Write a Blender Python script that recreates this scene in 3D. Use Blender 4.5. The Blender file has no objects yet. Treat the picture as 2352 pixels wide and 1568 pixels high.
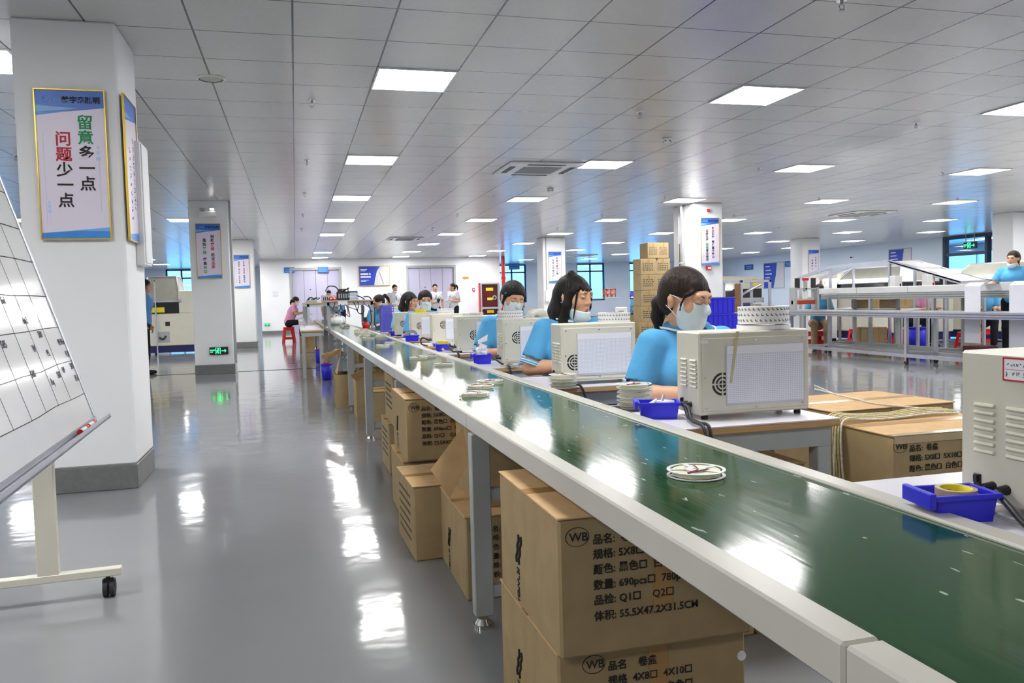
import bpy, bmesh, math, random
import numpy as np
from mathutils import Matrix, Vector, Euler
random.seed(7)
SC = bpy.context.scene
COL = SC.collection
PI = math.pi
# ---------------------------------------------------------------- camera, world, exposure
cam = bpy.data.cameras.new('camera'); cam_o = bpy.data.objects.new('camera', cam); COL.objects.link(cam_o)
cam.sensor_fit = 'HORIZONTAL'; cam.sensor_width = 36.0; cam.lens = 28.35
cam.clip_start = 0.05; cam.clip_end = 300
cam_o.matrix_world = Matrix.Translation((0, 0, 1.11)) @ (Matrix.Rotation(-0.2608, 4, 'Z') @ Matrix.Rotation(PI/2 - 0.0529, 4, 'X') @ Matrix.Rotation(-0.0259, 4, 'Z'))
SC.camera = cam_o
w = bpy.data.worlds.new('sky'); SC.world = w; w.use_nodes = True
bg = w.node_tree.nodes['Background']; bg.inputs[0].default_value = (0.16, 0.50, 1.0, 1); bg.inputs[1].default_value = 1.0
SC.view_settings.view_transform = 'Standard'; SC.view_settings.look = 'None'
SC.view_settings.exposure = 2.08; SC.view_settings.gamma = 1.0; SC.view_settings.use_curve_mapping = False
PANEL_STRENGTH = 11.0
CZ = 2.83        # ceiling height
CT = 0.72        # conveyor top
BT = 0.70        # bench top

# ---------------------------------------------------------------- materials
MATS = {}
def mat(name, col, rough=.5, metal=0.0, spec=.5, var=.05, scale=8.0, bump=0.0, bscale=60.0, emit=0.0, coat=0.0, stretch=None):
    if name in MATS: return MATS[name]
    m = bpy.data.materials.new(name); m.use_nodes = True; nt = m.node_tree; N = nt.nodes; L = nt.links
    b = N['Principled BSDF']
    col = tuple(col) + (1,) if len(col) == 3 else col
    tc = N.new('ShaderNodeTexCoord'); src = tc.outputs['Object']
    if stretch:
        mp = N.new('ShaderNodeMapping'); mp.inputs['Scale'].default_value = stretch; L.new(src, mp.inputs[0]); src = mp.outputs[0]
    if var > 0:
        n = N.new('ShaderNodeTexNoise'); n.inputs['Scale'].default_value = scale; n.inputs['Detail'].default_value = 4
        L.new(src, n.inputs['Vector'])
        r = N.new('ShaderNodeValToRGB'); r.color_ramp.elements[0].position = .3; r.color_ramp.elements[1].position = .7
        r.color_ramp.elements[0].color = [c*(1-var) for c in col[:3]] + [1]
        r.color_ramp.elements[1].color = [min(1, c*(1+var)) for c in col[:3]] + [1]
        L.new(n.outputs[0], r.inputs[0]); L.new(r.outputs[0], b.inputs['Base Color'])
    else: b.inputs['Base Color'].default_value = col
    b.inputs['Roughness'].default_value = rough; b.inputs['Metallic'].default_value = metal
    b.inputs['Specular IOR Level'].default_value = spec
    if coat: b.inputs['Coat Weight'].default_value = coat; b.inputs['Coat Roughness'].default_value = .1
    if bump:
        n2 = N.new('ShaderNodeTexNoise'); n2.inputs['Scale'].default_value = bscale; n2.inputs['Detail'].default_value = 3
        L.new(src, n2.inputs['Vector'])
        bp = N.new('ShaderNodeBump'); bp.inputs['Strength'].default_value = bump; bp.inputs['Distance'].default_value = .01
        L.new(n2.outputs[0], bp.inputs['Height']); L.new(bp.outputs[0], b.inputs['Normal'])
    if emit:
        b.inputs['Emission Color'].default_value = col; b.inputs['Emission Strength'].default_value = emit
    MATS[name] = m
    return m
def s2l(r, g, b):
    f = lambda c: (c/255/12.92) if c/255 < .04045 else ((c/255+.055)/1.055)**2.4
    return (f(r), f(g), f(b))

M_wall = mat('white_plaster', (.86, .87, .89), .7, var=.02, scale=1.5, bump=.08, bscale=90)
M_wallblue = mat('window_lit_plaster', (.70, .79, .90), .6, var=.02, scale=1.5)  # blue light from the windows is put into this plaster colour
M_base = mat('grey_plinth_paint', s2l(112, 114, 114), .45, var=.1, scale=30)
M_black = mat('black_plastic', (.012, .012, .014), .45)
M_rubber = mat('black_rubber', (.02, .02, .021), .7)
M_white = mat('white_plastic', (.82, .82, .82), .35, var=.02)
M_cream = mat('cream_powder_coat', s2l(214, 211, 196), .42, var=.03, scale=5, bump=.04, bscale=400)
M_rail = mat('cream_aluminium_rail', s2l(196, 194, 184), .33, var=.04, scale=3, spec=.6)
M_steel = mat('grey_steel_paint', s2l(168, 172, 172), .4, var=.05)
M_alu = mat('brushed_aluminium', s2l(190, 192, 200), .35, .75, var=.06)
M_chrome = mat('chrome', (.7, .7, .7), .15, 1.0, var=.03)
M_blue = mat('royal_blue_plastic', s2l(48, 46, 226), .35, var=.06)
M_purple = mat('violet_blue_plastic', s2l(92, 92, 190), .4, var=.05)
M_red = mat('red_plastic', s2l(206, 20, 28), .35, var=.06)
M_card = mat('brown_cardboard', s2l(168, 147, 110), .8, spec=.2, var=.07, scale=14, bump=.1, bscale=200)
M_cardin = mat('cardboard_edge', s2l(205, 172, 128), .85, spec=.15, var=.08, scale=20)
M_tape = mat('brown_packing_tape', s2l(176, 136, 84), .25, var=.06)
M_ink = mat('black_print', (.018, .016, .014), .7, var=0)
M_inkred = mat('red_print', s2l(196, 40, 60), .6, var=0)
M_inkgreen = mat('green_print', s2l(28, 150, 90), .6, var=0)
M_inkblue = mat('blue_print', s2l(90, 150, 220), .5, var=0)
M_paper = mat('white_paper', (.84, .84, .91), .6, var=.02)
M_gold = mat('gold_trim', s2l(200, 170, 60), .3, .7, var=.05)
M_wood = mat('plywood_edge', s2l(196, 156, 106), .6, var=.18, scale=6, stretch=(1, 12, 40))
M_lam = mat('white_laminate', (.74, .73, .80), .28, var=.02)
M_yellow = mat('yellow_tape', s2l(236, 216, 30), .35, var=.05)
M_cable = mat('black_cable', (.016, .016, .018), .5)
M_skin = mat('warm_skin', s2l(214, 164, 132), .5, var=.05, scale=18)
M_hair = mat('black_hair', (.008, .007, .006), .5, var=.4, scale=40, bump=1.0, bscale=110, stretch=(1, 1, .10), spec=.3)
M_hairb = mat('dark_brown_hair', (.020, .011, .007), .5, var=.4, scale=40, bump=1.0, bscale=110, stretch=(1, 1, .10), spec=.3)
M_shirt = mat('light_blue_knit', s2l(92, 170, 222), .8, var=.04, scale=12, bump=.9, bscale=9, spec=.2)
M_shirtw = mat('white_cotton', (.70, .71, .74), .8, var=.03, spec=.2, bump=.8, bscale=9)
M_shirtp = mat('pink_cotton', s2l(226, 160, 190), .8, var=.04, spec=.2)
M_navy = mat('navy_cloth', (.014, .015, .022), .8, var=.1, spec=.2)
M_beige = mat('beige_cloth', s2l(170, 140, 110), .8, var=.06, spec=.2)
M_mask = mat('pale_blue_mask_fabric', s2l(212, 228, 234), .8, var=.03, bump=.15, bscale=160, spec=.15)
M_lip = mat('lip_skin', s2l(176, 92, 84), .45, var=.05)
M_lash = mat('dark_lash', (.02, .014, .012), .6, var=0)
M_glove = mat('white_knit_glove', (.74, .72, .66), .9, var=.06, bump=.3, bscale=250)
M_glow = mat('lamp_tube', (1, 1, 1), .5, var=0, emit=3.0)
M_bulb = mat('lamp_bulb', (1, .98, .94), .5, var=0, emit=1.2)

def node_mat(name):
    m = bpy.data.materials.new(name); m.use_nodes = True
    return m, m.node_tree.nodes, m.node_tree.links, m.node_tree.nodes['Principled BSDF']

# glossy grey epoxy floor
M_floor, N, L, B = node_mat('grey_epoxy')
tc = N.new('ShaderNodeTexCoord')
n1 = N.new('ShaderNodeTexNoise'); n1.inputs['Scale'].default_value = .7; n1.inputs['Detail'].default_value = 5; L.new(tc.outputs['Object'], n1.inputs['Vector'])
r1 = N.new('ShaderNodeValToRGB'); r1.color_ramp.elements[0].color = (.215, .222, .235, 1); r1.color_ramp.elements[1].color = (.265, .272, .285, 1)
L.new(n1.outputs[0], r1.inputs[0])
n3 = N.new('ShaderNodeTexNoise'); n3.inputs['Scale'].default_value = 900; L.new(tc.outputs['Object'], n3.inputs['Vector'])
mx = N.new('ShaderNodeMixRGB'); mx.blend_type = 'OVERLAY'; mx.inputs[0].default_value = .25; L.new(r1.outputs[0], mx.inputs[1]); L.new(n3.outputs[0], mx.inputs[2])
L.new(mx.outputs[0], B.inputs['Base Color'])
n2 = N.new('ShaderNodeTexNoise'); n2.inputs['Scale'].default_value = 3.0; n2.inputs['Detail'].default_value = 3; L.new(tc.outputs['Object'], n2.inputs['Vector'])
bp = N.new('ShaderNodeBump'); bp.inputs['Strength'].default_value = .16; bp.inputs['Distance'].default_value = .02; L.new(n2.outputs[0], bp.inputs['Height']); L.new(bp.outputs[0], B.inputs['Normal'])
B.inputs['Roughness'].default_value = .09; B.inputs['Specular IOR Level'].default_value = .6
# tiled ceiling: 0.6 m grid, seams, slightly satin
M_ceil, N, L, B = node_mat('ceiling_tiles')
tc = N.new('ShaderNodeTexCoord'); sp = N.new('ShaderNodeSeparateXYZ'); L.new(tc.outputs['Object'], sp.inputs[0])
def seam(out, off, wd):
    a = N.new('ShaderNodeMath'); a.operation = 'SUBTRACT'; L.new(out, a.inputs[0]); a.inputs[1].default_value = off - 60 * .6
    d = N.new('ShaderNodeMath'); d.operation = 'DIVIDE'; L.new(a.outputs[0], d.inputs[0]); d.inputs[1].default_value = .6
    f = N.new('ShaderNodeMath'); f.operation = 'FRACT'; L.new(d.outputs[0], f.inputs[0])
    p = N.new('ShaderNodeMath'); p.operation = 'PINGPONG'; L.new(f.outputs[0], p.inputs[0]); p.inputs[1].default_value = .5
    l = N.new('ShaderNodeMath'); l.operation = 'LESS_THAN'; L.new(p.outputs[0], l.inputs[0]); l.inputs[1].default_value = wd
    return l.outputs[0], p.outputs[0], d.outputs[0]
sx, px_, dx_ = seam(sp.outputs[0], .049, .0105); sy, py_, dy_ = seam(sp.outputs[1], 4.838, .008)
mxm = N.new('ShaderNodeMath'); mxm.operation = 'MAXIMUM'; L.new(sx, mxm.inputs[0]); L.new(sy, mxm.inputs[1])
cm = N.new('ShaderNodeMixRGB'); L.new(mxm.outputs[0], cm.inputs[0]); cm.inputs[1].default_value = (.60, .60, .595, 1); cm.inputs[2].default_value = (.09, .09, .10, 1)
nz = N.new('ShaderNodeTexNoise'); nz.inputs['Scale'].default_value = 45; L.new(tc.outputs['Object'], nz.inputs['Vector'])
cm2 = N.new('ShaderNodeMixRGB'); cm2.blend_type = 'OVERLAY'; cm2.inputs[0].default_value = .12; L.new(cm.outputs[0], cm2.inputs[1]); L.new(nz.outputs[0], cm2.inputs[2])
L.new(cm2.outputs[0], B.inputs['Base Color'])
# each tile sags a little, so reflections break at the seams
mn = N.new('ShaderNodeMath'); mn.operation = 'MULTIPLY'; L.new(px_, mn.inputs[0]); L.new(py_, mn.inputs[1])
vor = N.new('ShaderNodeTexNoise'); vor.inputs['Scale'].default_value = 1.3; L.new(tc.outputs['Object'], vor.inputs['Vector'])
ad = N.new('ShaderNodeMath'); ad.operation = 'MULTIPLY_ADD'; L.new(mn.outputs[0], ad.inputs[0]); ad.inputs[1].default_value = .35; L.new(vor.outputs[0], ad.inputs[2])
bp = N.new('ShaderNodeBump'); bp.inputs['Strength'].default_value = .22; bp.inputs['Distance'].default_value = .03; L.new(ad.outputs[0], bp.inputs['Height']); L.new(bp.outputs[0], B.inputs['Normal'])
B.inputs['Roughness'].default_value = .24; B.inputs['Specular IOR Level'].default_value = .5
# green PVC belt with fine lengthwise wear
M_belt, N, L, B = node_mat('green_belt')
tc = N.new('ShaderNodeTexCoord'); mp = N.new('ShaderNodeMapping'); mp.inputs['Scale'].default_value = (60, 4, 1); L.new(tc.outputs['Object'], mp.inputs[0])
n1 = N.new('ShaderNodeTexNoise'); n1.inputs['Scale'].default_value = 1.5; n1.inputs['Detail'].default_value = 6; L.new(mp.outputs[0], n1.inputs['Vector'])
r1 = N.new('ShaderNodeValToRGB'); e = r1.color_ramp.elements; e[0].position = .3; e[0].color = (.007, .052, .012, 1); e[1].position = .75; e[1].color = (.014, .080, .022, 1)
L.new(n1.outputs[0], r1.inputs[0])
mp2 = N.new('ShaderNodeMapping'); mp2.inputs['Scale'].default_value = (70, 16, 1); L.new(tc.outputs['Object'], mp2.inputs[0])
n2 = N.new('ShaderNodeTexNoise'); n2.inputs['Scale'].default_value = 1.0; n2.inputs['Detail'].default_value = 1; L.new(mp2.outputs[0], n2.inputs['Vector'])
g = N.new('ShaderNodeMath'); g.operation = 'GREATER_THAN'; g.inputs[1].default_value = .745; L.new(n2.outputs[0], g.inputs[0])
mx = N.new('ShaderNodeMixRGB'); L.new(g.outputs[0], mx.inputs[0]); L.new(r1.outputs[0], mx.inputs[1]); mx.inputs[2].default_value = (.35, .42, .36, 1)
L.new(mx.outputs[0], B.inputs['Base Color'])
mr = N.new('ShaderNodeMapRange'); mr.inputs[3].default_value = .06; mr.inputs[4].default_value = .15; L.new(n1.outputs[0], mr.inputs[0]); L.new(mr.outputs[0], B.inputs['Roughness'])
bp = N.new('ShaderNodeBump'); bp.inputs['Strength'].default_value = .06; bp.inputs['Distance'].default_value = .002; L.new(n1.outputs[0], bp.inputs['Height']); L.new(bp.outputs[0], B.inputs['Normal'])
B.inputs['Specular IOR Level'].default_value = .42
# LED diffuser
M_led, N, L, B = node_mat('led_diffuser')
B.inputs['Base Color'].default_value = (.9, .9, .9, 1); B.inputs['Emission Color'].default_value = (1, .985, .965, 1); B.inputs['Emission Strength'].default_value = PANEL_STRENGTH
# clear glass
def glass(name, tint, gl=.08):
    m = bpy.data.materials.new(name); m.use_nodes = True; N = m.node_tree.nodes; L = m.node_tree.links
    N.remove(N['Principled BSDF']); out = N['Material Output']
    t = N.new('ShaderNodeBsdfTransparent'); t.inputs[0].default_value = tint + (1,)
    gb = N.new('ShaderNodeBsdfGlossy'); gb.inputs['Roughness'].default_value = .03
    lw = N.new('ShaderNodeLayerWeight'); lw.inputs[0].default_value = .5; pw = N.new('ShaderNodeMath'); pw.operation = 'POWER'; pw.inputs[1].default_value = 4; L.new(lw.outputs['Facing'], pw.inputs[0]); fr = N.new('ShaderNodeMath'); fr.operation = 'MULTIPLY_ADD'; fr.inputs[1].default_value = .5; fr.inputs[2].default_value = .035; L.new(pw.outputs[0], fr.inputs[0])
    ms = N.new('ShaderNodeMixShader'); L.new(fr.outputs[0], ms.inputs[0]); L.new(t.outputs[0], ms.inputs[1]); L.new(gb.outputs[0], ms.inputs[2]); L.new(ms.outputs[0], out.inputs[0])
    return m
M_glass = glass('window_glass', (.90, .97, 1.0)); M_glassblue = glass('blue_glass', (.35, .65, .95)); M_clear = glass('clear_acrylic', (.93, .95, .95))
# ruled form: pale paper with a fine printed table
def ruled(name, cell, col=(.52, .56, .70)):
    m, N, L, B = node_mat(name)
    tc = N.new('ShaderNodeTexCoord'); b = N.new('ShaderNodeTexBrick'); b.offset = 0; b.inputs['Color1'].default_value = (.84, .85, .93, 1); b.inputs['Color2'].default_value = (.83, .84, .92, 1)
    b.inputs['Mortar'].default_value = col + (1,); b.inputs['Scale'].default_value = 1; b.inputs['Mortar Size'].default_value = cell*.09; b.inputs['Brick Width'].default_value = cell; b.inputs['Row Height'].default_value = cell*.9
    mp = N.new('ShaderNodeMapping'); mp.inputs['Rotation'].default_value = (PI/2, 0, 0); L.new(tc.outputs['Object'], mp.inputs[0]); L.new(mp.outputs[0], b.inputs['Vector']); L.new(b.outputs[0], B.inputs['Base Color']); B.inputs['Roughness'].default_value = .5
    return m
M_ruled = ruled('ruled_form', .0068)

# ---------------------------------------------------------------- mesh helpers
class MB:
    def __init__(s): s.v = []; s.f = []; s.mi = []; s.sm = []
    def add(s, vs, fs, mi=0, sm=False):
        o = len(s.v); s.v += [tuple(v) for v in vs]
        for f in fs: s.f.append([i+o for i in f]); s.mi.append(mi); s.sm.append(sm)
        return s
    def box(s, x0, x1, y0, y1, z0, z1, mi=0, b=0.0, M=None):
        c = ((x0+x1)/2, (y0+y1)/2, (z0+z1)/2); h = (abs(x1-x0)/2, abs(y1-y0)/2, abs(z1-z0)/2)
        sg = [(a, bb, cc) for a in (-1, 1) for bb in (-1, 1) for cc in (-1, 1)]
        vs = []; fs = []
        if b <= 0 or b >= min(h):
            vs = [[c[i]+g[i]*h[i] for i in range(3)] for g in sg]
            fs = [(0, 1, 3, 2), (4, 6, 7, 5), (0, 4, 5, 1), (2, 3, 7, 6), (0, 2, 6, 4), (1, 5, 7, 3)]
        else:
            ix = {}
            for g in sg:
                for a in range(3):
                    ix[g, a] = len(vs); vs.append([c[i]+g[i]*(h[i] if i == a else h[i]-b) for i in range(3)])
            def put(ids):
                p = [Vector(vs[i]) for i in ids]; n = (p[1]-p[0]).cross(p[2]-p[0]); m = sum(p, Vector())/len(p)-Vector(c)
                fs.append(ids if n.dot(m) > 0 else ids[::-1])
            for a in range(3):
                u, w_ = [i for i in range(3) if i != a]
                for sgn in (-1, 1):
                    q = []
                    for (p, r) in ((-1, -1), (1, -1), (1, 1), (-1, 1)):
                        g = [0]*3; g[a] = sgn; g[u] = p; g[w_] = r; q.append(ix[tuple(g), a])
                    put(q)
                for p in (-1, 1):
                    for r in (-1, 1):
                        g1 = [0]*3; g1[a] = -1; g1[u] = p; g1[w_] = r; g2 = list(g1); g2[a] = 1
                        put([ix[tuple(g1), u], ix[tuple(g2), u], ix[tuple(g2), w_], ix[tuple(g1), w_]])
            for g in sg: put([ix[g, 0], ix[g, 1], ix[g, 2]])
        if M is not None: vs = [M @ Vector(v) for v in vs]
        return s.add(vs, fs, mi)
    def cyl(s, p0, p1, r0, r1=None, n=14, mi=0, caps=True, sm=True):
        p0 = Vector(p0); p1 = Vector(p1); r1 = r0 if r1 is None else r1
        d = (p1-p0).normalized(); u = d.orthogonal().normalized(); w_ = d.cross(u)
        vs = []
        for i in range(n):
            a = 2*PI*i/n; e = u*math.cos(a)+w_*math.sin(a); vs += [p0+e*r0, p1+e*r1]
        fs = [(2*i, (2*i+2) % (2*n), (2*i+3) % (2*n), 2*i+1) for i in range(n)]
        s.add(vs, fs, mi, sm)
        if caps: s.add([vs[2*i] for i in range(n)], [list(range(n))[::-1]], mi); s.add([vs[2*i+1] for i in range(n)], [list(range(n))], mi)
        return s
    def tube(s, pts, r, n=8, mi=0, smooth=True, sub=4):
        P = [Vector(p) for p in pts]
        if sub > 1 and len(P) > 2:
            Q = []
            for i in range(len(P)-1):
                a = P[max(i-1, 0)]; b_ = P[i]; c = P[i+1]; d = P[min(i+2, len(P)-1)]
                for k in range(sub):
                    t = k/sub; Q.append(.5*((2*b_)+(c-a)*t+(2*a-5*b_+4*c-d)*t*t+(3*b_-a-3*c+d)*t**3))
            Q.append(P[-1]); P = Q
        vs = []; u = None
        for i, p in enumerate(P):
            d = (P[min(i+1, len(P)-1)]-P[max(i-1, 0)])
            d = d.normalized() if d.length > 1e-9 else Vector((0, 0, 1))
            u = d.orthogonal() if u is None else u-d*u.dot(d)
            u = u.normalized() if u.length > 1e-9 else d.orthogonal().normalized(); w_ = d.cross(u)
            vs += [p+(u*math.cos(2*PI*k/n)+w_*math.sin(2*PI*k/n))*r for k in range(n)]
        fs = [(i*n+k, i*n+(k+1) % n, (i+1)*n+(k+1) % n, (i+1)*n+k) for i in range(len(P)-1) for k in range(n)]
        s.add(vs, fs, mi, True); s.add(vs[:n], [list(range(n))[::-1]], mi); s.add(vs[-n:], [list(range(n))], mi)
        return s
    def lathe(s, prof, c=(0, 0, 0), n=32, mi=0, sm=True, M=None):
        vs = []; m = len(prof)
        for i in range(n):
            a = 2*PI*i/n
            for r, z in prof:
                p = Vector((c[0]+r*math.cos(a), c[1]+r*math.sin(a), c[2]+z)); vs.append(M @ p if M is not None else p)
        fs = [(i*m+j, ((i+1) % n)*m+j, ((i+1) % n)*m+j+1, i*m+j+1) for i in range(n) for j in range(m-1)]
        return s.add(vs, fs, mi, sm)
    def prism(s, poly, axis, a0, a1, mi=0):
        """poly: 2D outline in the two other axes (in x,y,z order), pushed along axis."""
        def P(p, a):
            q = list(p); q.insert(axis, a); return q
        n = len(poly); vs = [P(p, a0) for p in poly]+[P(p, a1) for p in poly]
        fs = [list(range(n))[::-1], list(range(n, 2*n))]+[(i, (i+1) % n, n+(i+1) % n, n+i) for i in range(n)]
        ar = sum(poly[i][0]*poly[(i+1) % n][1]-poly[(i+1) % n][0]*poly[i][1] for i in range(n))
        flip = (ar > 0) != (axis != 1)
        if (a1 < a0): flip = not flip
        return s.add(vs, [f[::-1] if flip else f for f in fs], mi)
    def sheet(s, pts, th=.004, mi=0):
        """quad sheet with thickness"""
        p = [Vector(q) for q in pts]; nrm = (p[1]-p[0]).cross(p[2]-p[0]).normalized()*th; k = len(p)
        vs = p+[q+nrm for q in p]
        fs = [list(range(k))[::-1], list(range(k, 2*k))]+[(i, (i+1) % k, k+(i+1) % k, k+i) for i in range(k)]
        return s.add(vs, fs, mi)
    def xf(s, M): s.v = [tuple(M @ Vector(v)) for v in s.v]; return s
    def build(s, name, mats, parent=None, loc=None, M=None):
        me = bpy.data.meshes.new(name); me.from_pydata(s.v, [], s.f)
        for m in (mats if isinstance(mats, (list, tuple)) else [mats]): me.materials.append(m)
        me.polygons.foreach_set('material_index', s.mi); me.polygons.foreach_set('use_smooth', s.sm); me.update()
        o = bpy.data.objects.new(name, me); COL.objects.link(o)
        if parent is not None: o.parent = parent
        if loc: o.location = loc
        if M is not None: o.matrix_local = M
        return o
def tag(o, label, cat, group=None, kind=None):
    o['label'] = label; o['category'] = cat
    if group: o['group'] = group
    if kind: o['kind'] = kind
    return o
def thing(name, label, cat, loc=(0, 0, 0), rz=0.0, group=None):
    o = bpy.data.objects.new(name, None); COL.objects.link(o); o.location = loc; o.rotation_euler = (0, 0, rz); o.empty_display_size = .1
    return tag(o, label, cat, group)
def dup(root, loc, rz=0.0, label=None, group=None, scale=None):
    r = root.copy(); COL.objects.link(r); r.location = loc; r.rotation_euler = (0, 0, rz)
    if label: r['label'] = label
    if group: r['group'] = group
    if scale: r.scale = scale
    for ch in root.children:
        c = ch.copy(); COL.objects.link(c); c.parent = r
        for g in ch.children:
            d = g.copy(); COL.objects.link(d); d.parent = c
    return r
def struct(o): o['kind'] = 'structure'; return o
def text(s, size, M, mats, name='lettering', parent=None, bold=0.0, align='LEFT', depth=.0006, join=None):
    """lettering: real glyph outlines, lying in M's XY plane. s may be a list of (string, x, y[, size])."""
    items = s if isinstance(s, list) else [(s, 0, 0)]
    mb = MB()
    for it in items:
        cu = bpy.data.curves.new('t', 'FONT'); cu.body = it[0]; cu.size = it[3] if len(it) > 3 else size; cu.offset = bold*cu.size; cu.align_x = align; cu.extrude = depth; cu.resolution_u = 2
        ob = bpy.data.objects.new('t', cu); COL.objects.link(ob)
        me = bpy.data.meshes.new_from_object(ob.evaluated_get(bpy.context.evaluated_depsgraph_get()))
        mb.add([(v.co.x+it[1], v.co.y+it[2], v.co.z+depth) for v in me.vertices], [list(p.vertices) for p in me.polygons])
        bpy.data.objects.remove(ob); bpy.data.curves.remove(cu); bpy.data.meshes.remove(me)
    mb.xf(M)
    if join is not None: return mb
    return mb.build(name, mats, parent)
def frame(o, x, y):
    """matrix whose X,Y are the given directions, origin o"""
    x = Vector(x).normalized(); y = Vector(y).normalized(); z = x.cross(y)
    return Matrix(((x.x, y.x, z.x, o[0]), (x.y, y.y, z.y, o[1]), (x.z, y.z, z.z, o[2]), (0, 0, 0, 1)))
ORD = ['first', 'second', 'third', 'fourth', 'fifth', 'sixth', 'seventh', 'eighth', 'ninth', 'tenth', 'eleventh', 'twelfth', 'thirteenth', 'fourteenth', 'fifteenth', 'sixteenth']
# ================================================================ the setting
X0, X1, Y0, Y1 = -16.0, 21.5, -5.0, 38.5
struct(MB().box(X0, X1+5, Y0, Y1+.3, -.1, 0).build('floor', M_floor))
struct(MB().box(X0, X1+5, Y0, Y1+.3, CZ, CZ+.1).build('ceiling', M_ceil))
struct(MB().box(X0-.2, X0, Y0, Y1, 0, CZ).build('wall_left', M_wall))
struct(MB().box(X0, X1, Y0-.2, Y0, 0, CZ).build('wall_front', M_wall))
# lift block and rear wall
struct(MB().box(-1.25, -.17, 32, 32.3, 0, CZ).box(1.75, 4.27, 32, 32.3, 0, CZ).box(6.27, 8.1, 32, 32.3, 0, CZ).box(-.17, 1.75, 32, 32.3, 2.5, CZ).box(4.27, 6.27, 32, 32.3, 2.52, CZ)
       .box(-1.25, -.95, 32.3, Y1, 0, CZ).box(7.8, 8.1, 32.3, Y1, 0, CZ).box(-.95, 7.8, 33.0, 33.2, 0, CZ).build('wall_back', M_wall))
struct(MB().box(-1.26, -.17, 31.985, 32.02, 0, .13).box(1.75, 4.27, 31.985, 32.02, 0, .13).box(6.27, 8.11, 31.985, 32.02, 0, .13).build('baseboard_back', M_base))
M_lift = mat('lavender_grey_door', s2l(186, 182, 206), .4, var=.02, scale=2)
for i, (a, b, t) in enumerate(((-.17, 1.75, 2.5), (4.27, 6.27, 2.52))):
    mb = MB(); k = 4; wd = (b-a-.16)/k
    for j in range(k): mb.box(a+.08+wd*j+.004, a+.08+wd*(j+1)-.004, 32.05, 32.09, 0, t-.09, b=.004)
    d = struct(mb.build('door_%d' % (i+1), M_lift))
    MB().box(a, a+.08, 31.97, 32.1, 0, t).box(b-.08, b, 31.97, 32.1, 0, t).box(a+.08, b-.08, 31.97, 32.1, t-.09, t).build('door_frame', M_steel, d)
    MB().cyl((a+.75, 32.05, 1.66), (a+.75, 32.03, 1.66), .022).build('door_lock', M_black, d)
# far window walls: piers, sills and openings
def window_wall(name, y, x0, x1, wins, sill=.92, top=2.80, n0=1):
    mb = MB(); x = x0
    for a, b in wins: mb.box(x, a, y, y+.3, 0, CZ); mb.box(a, b, y, y+.3, 0, sill); mb.box(a, b, y, y+.3, top, CZ); x = b
    mb.box(x, x1, y, y+.3, 0, CZ); struct(mb.build(name, M_wallblue))
    for i, (a, b) in enumerate(wins):
        g = struct(MB().box(a, b, y+.14, y+.15, sill, top).build('window_%d' % (n0+i), M_glass))
        m = (a+b)/2; f = MB(); k = .035
        for u in (a+k, m, b-k): f.box(u-k, u+k, y+.1, y+.19, sill, top)
        for z in (sill+k, 2.40, top-k): f.box(a, b, y+.1, y+.19, z-k, z+k)
        f.build('window_frame', M_darkframe, g)
M_darkframe = mat('dark_blue_frame', (.015, .03, .07), .4, var=.05)
window_wall('wall_back_right', Y1, 8.1, X1, [(9.65, 11.1), (11.75, 13.15), (13.75, 15.25), (16.6, 18.3)])
window_wall('wall_back_left', Y1, X0, -1.25, [(-13.6, -11.2), (-9.6, -7.2), (-5.5, -4.2)], n0=5)
# right-hand wall with the glazed lobby
struct(MB().box(X1, X1+.2, Y0, 19.4, 0, CZ).box(X1, X1+.2, 23.0, Y1, 0, CZ).build('wall_right', M_wallblue))
d = struct(MB().box(X1+.08, X1+.1, 19.4, 21.15, 0, 2.16).box(X1+.08, X1+.1, 21.25, 23, 0, 2.16).box(X1+.08, X1+.1, 19.4, 21.15, 2.26, 2.74).box(X1+.08, X1+.1, 21.25, 23, 2.26, 2.74).build('door_3', M_glass))
MB().box(X1, X1+.18, 19.4, 23, 2.72, CZ).box(X1, X1+.18, 22.9, 23, 0, 2.72).box(X1, X1+.18, 21.15, 21.25, 0, 2.72).box(X1, X1+.18, 19.4, 19.5, 0, 2.72).box(X1+.02, X1+.16, 21.25, 22.9, 2.16, 2.26).build('door_frame', M_darkframe, d)
struct(MB().box(X1+4.8, X1+5, 14, 29, 0, .9).box(X1+4.8, X1+5, 14, 29, 2.5, CZ).box(X1+4.8, X1+5, 14, 21, .9, 2.5).box(X1+4.8, X1+5, 28.2, 29, .9, 2.5).box(X1+.2, X1+5, 13.8, 14, 0, CZ).box(X1+.2, X1+5, 29, 29.2, 0, CZ).build('wall_lobby', M_wallblue))
g = struct(MB().box(X1+4.88, X1+4.9, 21, 28.2, .9, 2.5).build('window_8', M_glass))
f = MB()
for yy in (21, 22.8, 24.6, 26.4, 28.16): f.box(X1+4.84, X1+4.94, yy, yy+.04, .9, 2.5)
f.build('window_frame', M_white, g)
# thin metal strip let into the floor
struct(MB().box(-8, 1.0, 14.30, 14.33, 0, .004).build('trim_1', M_black))

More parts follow.
